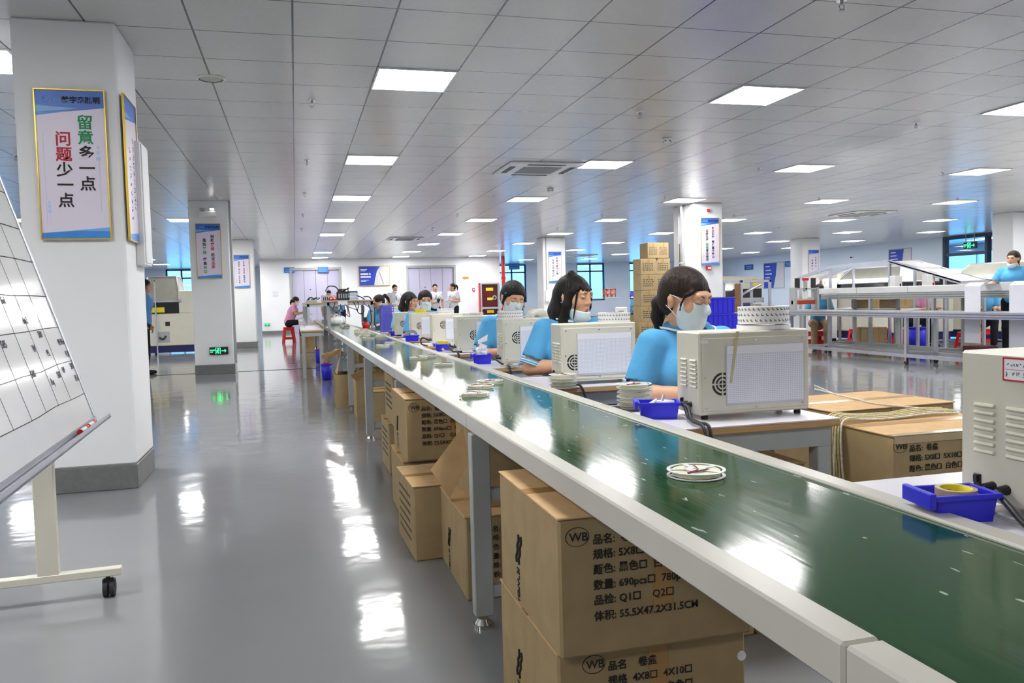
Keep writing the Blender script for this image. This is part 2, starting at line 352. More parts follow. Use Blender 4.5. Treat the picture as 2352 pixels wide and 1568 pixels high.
# square columns with a grey painted foot
def column(x0, x1, y0, y1):
    c = struct(MB().box(x0, x1, y0, y1, .15, CZ, b=.012).build('column', M_wall))
    MB().box(x0-.004, x1+.004, y0-.004, y1+.004, 0, .15, b=.004).build('column_foot', M_base, c)
    return c
COLS = [(-1.55, -.985, 5.38, 5.98), (-1.62, -1.01, 14.02, 14.62), (-1.56, -1.02, 22.25, 22.85), (7.32, 7.92, 13.9, 14.75), (6.83, 7.50, 21.95, 22.55), (15.95, 16.62, 22.95, 23.6), (16.2, 16.85, 15.2, 15.8), (-9.9, -9.3, 14.0, 14.6), (-9.9, -9.3, 22.6, 23.2)]
for c in COLS: column(*c)

# ================================================================ ceiling fittings
pan = thing('ceiling_light', '', 'light', (0, 0, CZ), 0, 'square ceiling panel lights')
MB().box(-.298, .298, -.298, -.285, -.012, 0).box(-.298, .298, .285, .298, -.012, 0).box(-.298, -.285, -.285, .285, -.012, 0).box(.285, .298, -.285, .285, -.012, 0).build('light_frame', M_white, pan)
MB().box(-.285, .285, -.285, .285, -.009, -.002).build('diffuser', M_led, pan)
ROWN = {-13.5: 'row furthest left past the white columns', -8.5: 'row well left of the white columns', -3.5: 'row just left of the white columns', 1.5: 'row above the green conveyor', 6.5: 'row above the right side of the benches', 11.5: 'row in line with the poster column',
        16.5: 'row above the aluminium frames', 21.5: 'second row right of the poster column', 26.5: 'third row right of the poster column', 31.5: 'row nearest the glazed lobby wall'}
first = True
for k, rn in ROWN.items():
    for j in range(-1 if k == 1.5 else -2, 9):
        x = k*.6+.049; y = 4.838+.6*(2.5+6*j)
        if x > X1-.4: continue
        if k == 1.5 and j == 5 or k == -3.5 and j in (1, 2): continue
        if y > 31.6 and -1.4 < x < 8.2: continue
        if y > 31: y -= .6
        vis = y > 3  # panels nearer than this are out of view, added for their light
        lab = ('lit square ceiling panel, %s along the %s' % (ORD[max(j, 0)], rn)) if vis else 'unseen ceiling panel added to light the near end of the hall'
        if first: pan.location = (x, y, CZ); pan['label'] = lab; first = False
        else: dup(pan, (x, y, CZ), 0, lab)
for k, (yy, nm) in enumerate(((20.6, 'nearer'), (23.4, 'further'))): dup(pan, (X1+2.4, yy, CZ), 0, 'ceiling panel added to brighten the glazed lobby, %s one' % nm)  # two extra panels, added to brighten the lobby
# sprinklers
spk = thing('ceiling_sprinkler', '', 'sprinkler', (0, 0, CZ), 0, 'ceiling sprinkler heads')
MB().cyl((0, 0, 0), (0, 0, -.008), .035, .03).build('rosette', M_chrome, spk)
MB().cyl((0, 0, -.008), (0, 0, -.03), .010).tube([(-.012, 0, -.03), (-.016, 0, -.045), (0, 0, -.06)], .003, 6).tube([(.012, 0, -.03), (.016, 0, -.045), (0, 0, -.06)], .003, 6).cyl((0, 0, -.06), (0, 0, -.064), .017).build('sprinkler_head', M_steel, spk)
first = True
for i, x in enumerate((-2.9, .2, 3.2, 6.3, 9.4, 12.5)):
    for j, y in enumerate((4.2, 7.1, 10.05, 13.0, 16.0, 19.0)):
        if (x == -2.9 and j < 2) or (x > 12 and j < 2): continue
        lab = 'small hanging sprinkler head, %s along the %s sprinkler line counted across the ceiling' % (ORD[j], ORD[i])
        if first: spk.location = (x, y, CZ); spk['label'] = lab; first = False
        else: dup(spk, (x, y, CZ), 0, lab)
# air-conditioning cassettes
def cassette(x, y, s, label):
    t = thing('air_conditioner', label, 'air conditioner', (x, y, CZ), 0, 'ceiling air conditioner cassettes')
    MB().box(-s, s, -s, s, -.028, 0, b=.012).build('cover', M_white, t)
    mb = MB()
    for i in range(9): mb.box(-s*.52, s*.52, -s*.5+i*s*.12, -s*.5+i*s*.12+.012, -.036, -.028)
    mb.build('intake_grille', M_steel, t)
    for a in range(4):
        MB().box(-s*.5, s*.5, -s*.88, -s*.74, -.033, -.026).xf(Matrix.Rotation(a*PI/2, 4, 'Z')).build('air_slot', mat('dark_slot', (.05, .055, .06), .5), t)
cassette(3.17, 10.33, .50, 'white square ceiling air conditioner beside the lit panel above the bench row')
cassette(2.95, 22.1, .46, 'small far white ceiling air conditioner near the lift doors')
cassette(12.4, 15.6, .52, 'white ceiling air conditioner above the aluminium hood frames')
cassette(11.5, 31.5, .5, 'far ceiling air conditioner in front of the blue windows')
def smoke(x, y, label):
    t = thing('smoke_detector', label, 'detector', (x, y, CZ), 0, 'ceiling smoke detectors')
    MB().lathe([(0, -.045), (.03, -.045), (.045, -.03), (.055, -.012), (.055, 0), (0, 0)], n=20).build('detector_housing', M_white, t)
    mb = MB()
    for a in range(5): mb.box(.026, .046, -.006, .006, -.040, -.026, M=Matrix.Rotation(a*2*PI/5, 4, 'Z'))
    mb.build('detector_slot', M_black, t)
smoke(4.02, 8.22, 'white smoke detector on the ceiling between the two nearer light rows on the right')
smoke(3.96, 12.24, 'white smoke detector on the ceiling past the air conditioner cassette')
t = thing('ceiling_speaker', 'round pale ceiling speaker just right of the big poster column', 'speaker', (-.55, 6.55, CZ))
MB().lathe([(0, -.008), (.07, -.008), (.09, -.004), (.09, 0)], n=28).build('speaker_grille', mat('speaker_mesh', s2l(190, 188, 176), .6), t); MB().lathe([(.09, -.01), (.105, -.006), (.105, 0), (.09, 0)], n=28).build('rim', M_white, t)

# ================================================================ column posters
M_posterbg = mat('poster_print', s2l(226, 218, 236), .35, var=.015, scale=3)
M_hdr = mat('poster_header_blue', s2l(58, 116, 216), .35, var=.25, scale=2.2); M_hdr2 = mat('poster_light_blue', s2l(112, 178, 236), .35, var=.08); M_hdr3 = mat('poster_mid_blue', s2l(52, 140, 226), .35, var=.1)
def poster(x0, z0, z1, y, right, left, label, detail=2, M=None, off=(0, 0), ch=None, wd=.37):
    """wall poster facing -Y; right and left columns of characters: (string, colour index list)"""
    h = z1-z0
    t = thing('wall_poster', label, 'poster', (0, 0, 0), 0, 'vertical slogan posters on the columns')
    W = M if M is not None else frame((x0, y, z0), (1, 0, 0), (0, 0, 1))
    MB().box(0, wd, 0, h, 0, .008).xf(W).build('poster_board', M_posterbg, t)
    fr = MB(); q = .007
    fr.box(-q, 0, -q, h+q, 0, .014).box(wd, wd+q, -q, h+q, 0, .014).box(0, wd, -q, 0, 0, .014).box(0, wd, h, h+q, 0, .014).xf(W).build('poster_frame', M_gold, t)
    z = .0084
    hb = MB().add([(0, h-.135, z), (wd*.5, h-.122, z), (wd, h-.098, z), (wd, h, z), (0, h, z)], [(0, 1, 2, 3, 4)], 0)
    hb.add([(0, h-.13, z+.0006), (wd*.62, h-.105, z+.0006), (0, h-.09, z+.0006)], [(0, 1, 2)], 1).add([(0, h-.150, z+.0004), (wd*.4, h-.126, z+.0004), (0, h-.13, z+.0004)], [(0, 1, 2)], 2)
    hb.xf(W).build('header_band', [M_hdr, M_hdr2, M_hdr3], t)
    fb = MB().add([(0, 0, z), (wd, 0, z), (wd, .045, z), (wd*.5, .047, z), (0, .034, z)], [(0, 1, 2, 3, 4)], 0).add([(wd*.4, .046, z+.0005), (wd, .047, z+.0005), (wd, .066, z+.0005), (wd*.75, .058, z+.0005)], [(0, 1, 2, 3)], 1)
    fb.xf(W).build('footer_band', [M_hdr3, M_hdr2], t)
    if detail:
        text([('静宇鑫照明', wd*.385, h-.070)], wd*.112, W @ Matrix.Translation((0, 0, z+.0008)), M_ink, 'header_lettering', t, bold=.03)
        lg = MB(); u = lambda a, b: (wd*.10+a*wd, h-.066+b*wd, z+.001)
        lg.tube([u(.03, .075), u(.005, .06), u(.01, .03), u(.035, .04)], .0016, 5, 1); lg.tube([u(-.0, 0), u(.07, 0), u(.10, .05), u(.12, .06), u(.14, .0)], .0026, 5, 0); lg.tube([u(.16, .06), u(.19, .065), u(.185, .02), u(.165, .005)], .0026, 5, 0); lg.tube([u(.205, .035), u(.23, .03), u(.265, .06)], .0026, 5, 0); lg.tube([u(.225, .03), u(.265, .0)], .0026, 5, 0)
        lg.xf(W).build('header_logo', [M_hdr2, M_inkgreen], t)
    pal = {'k': [], 'r': [], 'g': []}
    for (s, cols, xx, top, sz, stp) in (right, left):
        zz = top
        for c, k in zip(s, cols):
            if c != ' ': pal[k].append((c, xx, zz, sz))
            zz -= stp if c != ' ' else stp*.55
    for k, mm, nm in (('k', M_ink, 'black_lettering'), ('r', M_inkred, 'red_lettering'), ('g', M_inkgreen, 'green_lettering')):
        if pal[k]: text(pal[k], .06, W @ Matrix.Translation((0, 0, z+.0004)), mm, nm, t, bold=.02)
    if detail > 1:
        d = MB()
        for (a, b_, s_) in ((.88, .62, .013), (.88, .585, .020), (.88, .545, .026), (.13, .245, .010), (.13, .215, .016), (.13, .185, .020)): d.box(a*wd-s_/2, a*wd+s_/2, b_*h-.010, b_*h+.010, z, z+.0006)
        d.box(.885*wd, .892*wd, .18*h, .53*h, z, z+.0006).box(.085*wd, .090*wd, .10*h, .72*h, z, z+.0006).box(.135*wd, .139*wd, .10*h, .17*h, z, z+.0006); d.xf(W).build('ornament', mat('poster_pale_ornament', s2l(186, 206, 236), .4), t)
    return t
poster(-1.432, 1.537, 2.41, 5.366, ('留意多一点', 'ggkkk', .216, .655, .090, .0905), ('问题少一点', 'rrkkk', .094, .556, .090, .0905), 'large gold framed poster on the big near column, five bold characters per line, two green')
Wp = frame((-.971, 5.40, 1.535), (0, 1, 0), (0, 0, 1))
tp = poster(0, 0, .875, 0, (' ', 'k', .2, .6, .05, .05), (' ', 'k', .1, .6, .05, .05), 'gold framed poster seen edge on, on the side face of the big near column', 0, M=Wp)
mbm = MB(); random.seed(3)
for cx, top, n in ((.24, .64, 9), (.13, .56, 9)):
    for i in range(n):
        for q in range(5):
            a = cx+random.uniform(-.016, .016); b_ = top-i*.052+random.uniform(-.016, .016); mbm.box(a-.012, a+.012, b_-.002, b_+.002, .0085, .009, 1 if i in (0, 1, 5) else 0)
mbm.xf(Wp).build('blurred_print', [M_ink, M_inkred], tp)
poster(-1.51, 1.57, 2.45, 14.006, ('创新突破 稳定品质', 'kkrr kkrr', .215, .655, .058, .0655), ('落实管理 提高效率', 'kkgg kkgg', .09, .595, .058, .0675), 'poster on the middle column above the green exit sign')
poster(-1.505, 1.58, 2.43, 22.236, ('讲友情 讲亲情 真情相待', 'krr krr kkkk', .22, .66, .044, .052), ('讲团结 讲感恩 与天与道', 'kkk kgg kkkk', .10, .65, .044, .052), 'small poster on the furthest left column, behind the column with the exit sign')
poster(7.463, 1.65, 2.536, 13.886, ('安全生产 责任重于泰山', 'rrkk kkkkkk', .215, .68, .056, .057), ('品质生产 你我责无旁贷', 'kkkk ggkkkk', .09, .63, .056, .057), 'poster on the column behind the two women, between red alarm lamp and red call point')
poster(6.995, 1.545, 2.41, 21.936, ('发现问题马上报', 'kkrrkkk', .215, .66, .058, .073), ('及时处理要做好', 'kkggkkk', .10, .60, .058, .073), 'poster on the narrow far column behind the woman with bangs')
poster(16.18, 1.55, 2.44, 22.936, ('过程细心', 'kkrr', .23, .62, .06, .09), ('质量放心', 'kkkk', .10, .53, .06, .09), 'poster with few characters on the far column above the aluminium hood')
# things fixed to the columns
def exit_sign(o, M, label, wd=.29, h=.125):
    t = thing('exit_sign', label, 'exit sign')
    MB().box(0, wd, 0, h, 0, .025, b=.004).xf(M).build('sign_housing', M_black, t)
    gm = mat('exit_green_glow', (.02, .9, .18), .5, var=0, emit=1.6); z = .0265; s = h/.125
    mb = MB(); bx = lambda a, b_, c, d: mb.box(a*s, b_*s, c*s, d*s, z-.001, z)
    bx(.095, .10, .012, .113); bx(.165, .170, .012, .113); bx(.095, .170, .108, .113)
    mb.cyl((.137*s, .095*s, z-.001), (.137*s, .095*s, z), .009*s)
    P = lambda *q: mb.tube([(a*s, b_*s, z-.001) for a, b_ in q], .0048*s, 6, 0, sub=1)
    P((.132, .082), (.126, .055)); P((.126, .055), (.142, .042), (.138, .020)); P((.126, .055), (.118, .035), (.105, .032)); P((.131, .078), (.146, .068), (.153, .078)); P((.131, .078), (.116, .072), (.110, .058))
    bx(.185, .245, .058, .066); P((.235, .085), (.255, .062), (.235, .040))
    mb.xf(M).build('running_figure_symbol', gm, t)
    text([('安全出口', .010*s, .070*s), ('EXIT', .014*s, .040*s)], .020*s, M @ Matrix.Translation((0, 0, z-.001)), gm, 'sign_lettering', t, bold=.02)
    return t
exit_sign(None, frame((-1.385, 14.0, .32), (1, 0, 0), (0, 0, 1)), 'green lit exit sign with running figure and arrow, low on the middle column')
exit_sign(None, frame((-1.16, 31.96, .32), (1, 0, 0), (0, 0, 1)), 'tiny green exit sign low at the far wall corner beside the furthest left column', .2, .09)
exit_sign(None, frame((X1-.03, 22.05, 2.36), (0, -1, 0), (0, 0, 1)), 'green exit sign hanging in the glazed lobby front by the right-hand wall', .55, .22)
MB().box(X1-.05, X1-.03, 21.6, 21.62, 2.58, CZ).box(X1-.05, X1-.03, 21.95, 21.97, 2.58, CZ).build('sign_hanger', M_steel, [o for o in COL.objects if o.get('label', '').startswith('green exit sign hanging')][0])
t = thing('emergency_lamp', 'twin emergency lamp with one lit bulb at the top of the middle column', 'lamp', (-1.32, 14.0, 2.56))
MB().box(-.13, .13, -.06, .015, 0, .09, b=.01).build('lamp_body', M_white, t)
MB().lathe([(0, 0), (.035, .01), (.045, .05), (0, .06)], (-.075, -.03, .09), 16).build('lamp_head', M_steel, t)
h = MB().lathe([(0, 0), (.035, .01), (.045, .05), (0, .06)], (.075, -.03, .09), 16).build('lamp_head', M_white, t); MB().box(.045, .105, -.085, -.072, .10, .135).build('bulb', M_bulb, h)
t = thing('cable_trunking', 'thin vertical grey cable trunking running down the side of the middle column', 'trunking', (-1.005, 14.06, 0))
MB().box(0, .035, 0, .05, .15, CZ, b=.004).build('trunking_cover', M_steel, t); MB().box(-.002, .04, -.004, .054, 0, .17, b=.004).build('end_box', M_wall, t)
t = thing('electrical_box', 'white wall box high on the rear edge of the big near column', 'electrical box', (-.985, 5.70, 1.39))
MB().box(0, .055, 0, .25, 0, .80, b=.006).build('box_body', M_white, t); MB().box(.055, .062, .015, .235, .015, .785, b=.003).build('box_door', M_wall, t)
t = thing('drain_pipe', 'shiny metal pipe running up the side of the column behind the two women', 'pipe', (7.26, 14.3, 0))
MB().cyl((0, 0, 0), (0, 0, CZ), .055, n=20).build('pipe_run', M_chrome, t)
for z in (.6, 1.7): MB().cyl((0, 0, z), (0, 0, z+.03), .06, n=20).build('pipe_clamp', M_steel, t)
t = thing('alarm_lamp', 'round red alarm lamp at the top of the column behind the two women', 'alarm', (7.61, 13.9, 2.68))
MB().cyl((0, 0, 0), (0, -.03, 0), .055, .05, 18).build('alarm_base', M_white, t); MB().lathe([(0, .03), (.02, .027), (.032, 0)], M=frame((0, -.03, 0), (1, 0, 0), (0, 0, 1))).build('alarm_lens', M_red, t)
t = thing('call_point', 'red fire call point below the poster on the column behind the two women', 'call point', (7.61, 13.9, 1.555))
MB().box(-.05, .05, -.04, 0, 0, .09, b=.006).build('call_point_box', M_red, t); MB().box(-.028, .036, -.043, -.04, .02, .06).build('call_point_glass', M_white, t)
t = thing('conduit', 'thin vertical conduit with a switch box on the narrow far column', 'conduit', (6.92, 21.93, 0))
MB().box(-.015, .015, 0, .02, 1.3, CZ).build('conduit_run', M_steel, t); MB().box(-.06, .06, -.05, .02, 1.0, 1.32, b=.005).build('switch_box', M_white, t)

# ================================================================ on the rear walls
def blue_sign(x, z, y, w_, h_, label, M=None):
    t = thing('hanging_sign', label, 'sign', (x, y, z), 0, 'small blue hanging signs')
    MB().box(0, w_, -.01, .01, 0, h_, b=.003).build('sign_panel', mat('sign_blue', s2l(46, 116, 196), .4), t)
    b = MB()
    for k in range(2): b.box(w_*.12, w_*.88, -.0115, -.010, h_*(.58-k*.38), h_*(.58-k*.38)+h_*.07)
    b.build('sign_lines', mat('sign_pale_line', s2l(130, 180, 226), .5), t)
    return t
blue_sign(-.37, 2.31, 31.985, .39, .21, 'small blue sign at the upper corner of the far lift door beside the wall notice')
blue_sign(.88, 2.31, 31.955, .39, .21, 'small blue sign above the middle of the far lift door')
t = thing('wall_poster', 'wide blue and grey framed poster on the far wall between the two lift doors', 'poster', (2.45, 31.98, 1.78))
MB().box(0, 1.16, -.02, 0, 0, .73).build('poster_board', mat('poster_grey', s2l(214, 212, 216), .5), t)
MB().add([(0, -.0205, 0), (.56, -.0205, 0), (.60, -.0205, .25), (.68, -.0205, .55), (.80, -.0205, .73), (0, -.0205, .73)], [(0, 1, 2, 3, 4, 5)]).build('blue_field', mat('poster_deep_blue', s2l(40, 70, 186), .5), t)
MB().box(-.02, 1.18, -.028, 0, -.02, 0).box(-.02, 1.18, -.028, 0, .73, .75).box(-.02, 0, -.028, 0, 0, .73).box(1.16, 1.18, -.028, 0, 0, .73).build('poster_frame', M_gold, t)
pl = MB()
for (a, b_, c, d) in ((.04, .30, .60, .63), (.05, .24, .55, .58), (.04, .34, .40, .47), (.37, .43, .40, .47), (.04, .44, .30, .36), (.05, .36, .19, .21), (.05, .26, .15, .17)): pl.box(a, b_, -.0215, -.0205, c, d)
pl.build('white_print', M_white, t); MB().tube([(.78, -.022, .50), (.86, -.022, .25), (.92, -.022, .04)], .008, 6).build('stylus_picture', M_black, t)
t = thing('hydrant_cabinet', 'glazed red fire hydrant cabinet with yellow labels by the red pipe', 'hydrant cabinet', (7.22, 31.98, .10))
MB().box(0, .78, -.20, 0, 0, .05).box(0, .06, -.20, 0, .05, 1.68).box(.72, .78, -.20, 0, .05, 1.68).box(.06, .72, -.20, 0, 1.62, 1.68).box(.06, .72, -.20, 0, .62, .70).build('cabinet_frame', M_alu, t)
MB().box(.06, .72, -.10, -.09, .05, .62).box(.06, .72, -.10, -.09, .70, 1.62).build('cabinet_door', mat('dark_red_glass', (.10, .010, .012), .12), t)
for (a, b_, c, d) in ((.25, .55, 1.36, 1.48), (.30, .52, .98, 1.08), (.28, .56, .46, .58)): MB().box(a, b_, -.108, -.10, c, d).build('yellow_label', M_yellow, t)
MB().lathe([(.05, 0), (.07, .01), (.09, 0)], M=frame((.60, -.11, 1.08), (1, 0, 0), (0, 0, 1)), n=16).build('hose_reel', M_steel, t)
MB().box(-.04, -.004, -.18, 0, 0, 1.68).build('red_side', M_red, t)
t = thing('fire_pipe', 'red fire water pipe standing at the corner of the far white wall', 'pipe', (8.18, 31.75, 0))
MB().cyl((0, 0, 0), (0, 0, CZ), .075, n=18).build('pipe_run', M_red, t); MB().cyl((0, 0, 1.9), (0, 0, 2.0), .10, n=18).build('pipe_coupling', M_red, t); MB().cyl((0, 0, .6), (0, 0, .75), .11, n=18).build('pipe_coupling', M_red, t); MB().box(-.02, .02, -.14, -.06, 1.1, 1.4).build('valve_lever', M_steel, t)
t = thing('wall_plaque', 'small orange plaque on the white wall above the alarm button', 'plaque', (6.54, 31.98, 1.96)); MB().box(0, .26, -.012, 0, 0, .09, b=.003).build('plaque_plate', mat('orange_plate', s2l(236, 170, 50), .5), t); MB().box(.03, .23, -.0135, -.012, .035, .055).build('plaque_print', M_ink, t)
t = thing('call_point', 'small red and white alarm button on the white wall by the hydrant cabinet', 'call point', (6.93, 31.98, 1.46)); MB().box(0, .10, -.03, 0, 0, .12, b=.005).build('call_point_box', M_red, t); MB().box(.02, .08, -.034, -.03, .03, .09).build('call_point_glass', M_white, t)
t = thing('wall_notice', 'faint paper notice on the white wall beside the far lift door', 'notice', (-.85, 31.985, 1.45)); MB().box(0, .27, -.003, 0, 0, .20).build('notice_sheet', M_paper, t)
mb = MB()
for i in range(6): mb.box(.03, .24, -.0042, -.003, .03+i*.026, .036+i*.026)
mb.build('notice_print', mat('pale_print', (.45, .45, .6), .6), t)
blue_sign(10.2, 2.54, Y1-.05, .55, .36, 'dark blue sign hanging in front of the first far window')
for nm, yy, zz, hh in (('tall blue poster on the right-hand wall beyond the column', 32.9, 1.45, 1.15),):
    pass
def side_poster(y, z, w_, h_, label, blue=.6):
    t = thing('wall_poster', label, 'poster'); W = frame((X1-.012, y, z), (0, -1, 0), (0, 0, 1))
    MB().box(0, w_, 0, h_, -.01, 0).xf(W).build('poster_board', mat('poster_grey', s2l(214, 212, 216), .5), t)
    MB().add([(0, 0, .001), (w_*blue*.8, 0, .001), (w_*blue, h_*.5, .001), (w_*blue*1.1, h_, .001), (0, h_, .001)], [(0, 1, 2, 3, 4)]).xf(W).build('blue_field', mat('poster_deep_blue', s2l(40, 70, 186), .5), t)
    q = .03; MB().box(-q, 0, -q, h_+q, -.01, .01).box(w_, w_+q, -q, h_+q, -.01, .01).box(0, w_, -q, 0, -.01, .01).box(0, w_, h_, h_+q, -.01, .01).xf(W).build('poster_frame', M_steel, t)
    mb = MB()
    for i in range(5): mb.box(w_*.07, w_*(.3+.05*(i % 3)), h_*(.85-.15*i), h_*(.89-.15*i), .001, .002)
    mb.xf(W).build('white_print', M_white, t)
side_poster(25.56, 1.75, 1.1, .80, 'framed blue poster on the right-hand wall above the ridge of the hood frame', .62)
side_poster(33.9, 1.30, 1.6, 1.15, 'tall pale blue poster on the right-hand wall between two blue signs', .6)
for y, lab in ((35.6, 'blue sign on the right-hand wall nearer the windows'), (32.2, 'blue sign on the right-hand wall beside the tall poster')):
    t = thing('wall_sign', lab, 'sign'); MB().box(X1-.03, X1-.002, y-.75, y, 2.22, 2.48).build('sign_panel', mat('sign_dark_blue', s2l(36, 84, 160), .4), t)
    MB().box(X1-.033, X1-.03, y-.65, y-.1, 2.37, 2.40).box(X1-.033, X1-.03, y-.6, y-.15, 2.29, 2.32).build('sign_lines', mat('sign_pale_line', s2l(130, 180, 226), .5), t)
t = thing('wall_camera', 'small dome camera on the right-hand wall under the ceiling lights', 'camera', (X1, 27.6, 2.42)); MB().box(-.03, -.001, -.05, .05, -.05, .05).build('camera_plate', M_white, t); MB().lathe([(0, -.05), (.04, -.03), (.05, 0), (0, .01)], (-.09, 0, 0), 16).build('camera_dome', M_black, t)
# ================================================================ conveyor
cv = thing('conveyor', 'long green belt conveyor with cream aluminium side rails running through the hall', 'conveyor', (.570, .75, 0), .0075)
YS = [-1.97+1.97*i for i in range(12)]           # rail joints, local y
for a, b in zip(YS[:-1], YS[1:]):
    for x0, x1 in ((0, .05), (.468, .518)):
        MB().box(x0, x1, a+.0015, b-.0015, .664, .72, b=.004).build('side_rail', M_rail, cv)
MB().box(.048, .470, YS[0], YS[-1], .690, .7135).build('belt', M_belt, cv)
MB().box(.05, .468, YS[0], YS[-1], .655, .689).build('bed_plate', M_steel, cv)
for y in [q-.09 for q in YS[1:]]:
    for x in (-.012, .452):
        l = MB().box(x, x+.064, y-.03, y+.02, .045, .664, b=.003).build('leg', M_steel, cv)
        MB().cyl((x+.032, y, .045), (x+.032, y, .075), .011).cyl((x+.032, y, .012), (x+.032, y, .03), .03, .018, 18).cyl((x+.032, y, 0), (x+.032, y, .012), .034, n=18).build('levelling_foot', M_chrome, l)
    MB().box(.052, .452, y-.02, y+.01, .435, .475).build('cross_bar', M_steel, cv); MB().box(.052, .452, y-.02, y+.01, .105, .145).build('cross_bar', M_steel, cv)

# ================================================================ cartons
TXT = [('品名:  卷盘', .078, .252), ('规格: 5X8□  5X10□', .078, .219), ('颜色: 黑色□  白色□', .078, .185), ('数量: 690pcs□  780pcs□', .078, .150), ('品检: Q1□    Q2□', .078, .116), ('体积: 55.5X47.2X31.5CM', .078, .080)]
TXT2 = [('品名    卷盘', .118, .262), ('规格  4X8□  4X10□', .118, .228), ('颜色: 黑色□  白色□', .118, .194), ('数量: 690pcs□  780pcs□', .118, .160)]
PRINT = {}
def printing(kind):
    if kind in PRINT: return PRINT[kind]
    it, ex = (TXT2, .085) if kind == 2 else (TXT, .043)
    ez = it[0][2]+.018
    mb = text([(a, x, z) for a, x, z in it], .024, Matrix.Identity(4), M_ink, bold=.012, join=1)
    mb.tube([(ex+.027*math.cos(q*PI/14), ez+.021*math.sin(q*PI/14), 0) for q in range(29)], .0009, 4, sub=1)
    m2 = text([('WB', ex-.0185, ez-.009)], .027, Matrix.Identity(4), M_ink, bold=.005, join=1)
    mb.add(m2.v, m2.f)
    PRINT[kind] = mb; return mb
def slogo():
    mb = MB()
    for dy in (0, .017): mb.tube([(.0, dy+.012, 0), (.012, dy+.013, 0), (.022, dy+.004, 0), (.034, dy+.004, 0), (.046, dy-.006, 0), (.058, dy-.004, 0)], .0034, 5)
    t2 = text([("K'WOI", .066, -.004)], .022, Matrix.Identity(4), M_ink, bold=.004, join=1); mb.add(t2.v, t2.f); return mb
def carton(loc, label, w_=.47, d_=.52, h_=.315, rz=0.0, kind=1, logo=True, open_=0, flaps=(), rows=0, group='brown cartons under the conveyor', tape=True):
    t = thing('carton', label, 'carton', loc, rz, group)
    e = .004
    if open_:
        MB().box(0, w_, 0, e, 0, h_).box(0, w_, d_-e, d_, 0, h_).box(0, e, e, d_-e, 0, h_).box(w_-e, w_, e, d_-e, 0, h_).box(e, w_-e, e, d_-e, 0, .006).build('carton_body', M_card, t)
    else:
        MB().box(0, w_, 0, d_, 0, h_-.005, b=.006).build('carton_body', M_card, t)
        for y0, y1 in ((.001, d_/2-.002), (d_/2+.002, d_-.001)):
            f = MB().box(-.003, w_+.003, y0-.003, y1, h_-.005, h_, b=.0015).build('top_flap', M_cardin, t)
    if tape:
        MB().box(w_*.47, w_*.57, -.0012, 0, h_*.30, h_-.004).build('tape_strip', M_tape, t)
        if not open_: MB().box(-.004, w_+.004, d_/2-.025, d_/2+.025, h_, h_+.0008).build('tape_strip', M_tape, t)
    if kind:
        p = printing(kind); mb = MB(); mb.add(p.v, p.f); mb.xf(frame((0, -.0006, 0), (1, 0, 0), (0, 0, 1))).build('printed_text', M_ink, t)
    if logo:
        s_ = slogo(); s_.xf(Matrix.Scale(1.35, 4)).xf(frame((-.0006, d_*.66, h_*.60), (0, 0, -1), (0, -1, 0))).build('printed_logo', M_ink, t)
    if rows:
        mb = MB(); random.seed(rows)
        for r in range(rows):
            y = d_*.86
            while y > d_*.22:
                l = random.uniform(.018, .034); mb.box(-.0012, -.0004, y-l, y, h_*(.78-.115*r), h_*(.78-.115*r)+.012); y -= l+.012
        mb.build('row_lettering', mat('faded_print', (.10, .075, .05), .8), t)
    for q in flaps: MB().sheet(q, .004).build('open_flap', M_cardin, t)
    return t
carton((.535, 1.68, 0), 'brown carton with 4X8 print, on the floor at the bottom of the nearest stack', kind=2)
t = carton((.53, 1.64, .318), 'brown printed carton on top of the nearest stack under the conveyor rail')
MB().cyl((.44, -.003, -.05), (.44, -.0005, -.05), .011, n=16).build('round_sticker', M_paper, t)
carton((.57, 2.87, 0), 'brown stamped carton on the floor right behind the nearest conveyor leg')
carton((.645, 2.97, .318), 'plain brown carton with a hanging flap, stacked behind the nearest conveyor leg', .40, .42, .30, kind=0, logo=False, open_=1, flaps=[[(-.03, .12, .295), (-.165, .10, .14), (-.10, .07, .03), (-.012, .09, .16)], [(.40, 0, .30), (.42, .0, .18), (.42, .42, .18), (.40, .42, .30)]], tape=False)
carton((.452, 3.385, 0), 'brown carton with side rows of print, standing out into the aisle under a hanging flap', .45, .45, .325, .03, kind=0, logo=False, rows=6)
carton((.485, 3.98, 0), 'brown carton on the floor beneath the stamped carton, behind the carton in the aisle', kind=0, logo=False)
carton((.50, 3.94, .318), 'brown stamped carton with side logo, second stack from the near conveyor leg')
carton((.545, 5.17, 0), 'narrow brown taped carton on the floor beyond the second stamped stack', .42, .46, .33, kind=0, logo=False, rows=5)
carton((.56, 4.98, .333), 'brown taped carton lifted on the narrow carton, touching the conveyor rail', .40, .48, .31, kind=0, logo=False, rows=5)
carton((.53, 7.80, 0), 'open carton with one raised flap crossing a conveyor leg', .45, .42, .36, kind=0, logo=False, open_=1, flaps=[[(-.05, .05, .42), (.15, .05, .50), (.20, .09, .45), (-.02, .09, .38)], [(.45, 0, .36), (.50, 0, .28), (.50, .42, .28), (.45, .42, .36)]])
carton((.60, 7.10, 0), 'brown carton with a plain front, next to the open carton further along the conveyor', .36, .40, .33, kind=0, logo=False)
carton((.38, 8.72, 0), 'open carton with a pale flap sticking into the aisle, near the far conveyor end', .44, .44, .35, kind=0, logo=False, open_=1, rows=4, flaps=[[(-.14, .15, .56), (.06, .12, .62), (.10, .18, .58), (-.12, .2, .50)], [(.02, .02, .35), (.07, .05, .60), (.10, .30, .60), (.02, .42, .35)]])
carton((.62, 8.60, .02), 'brown carton behind the open carton near the far conveyor end', .38, .45, .55, kind=0, logo=False)
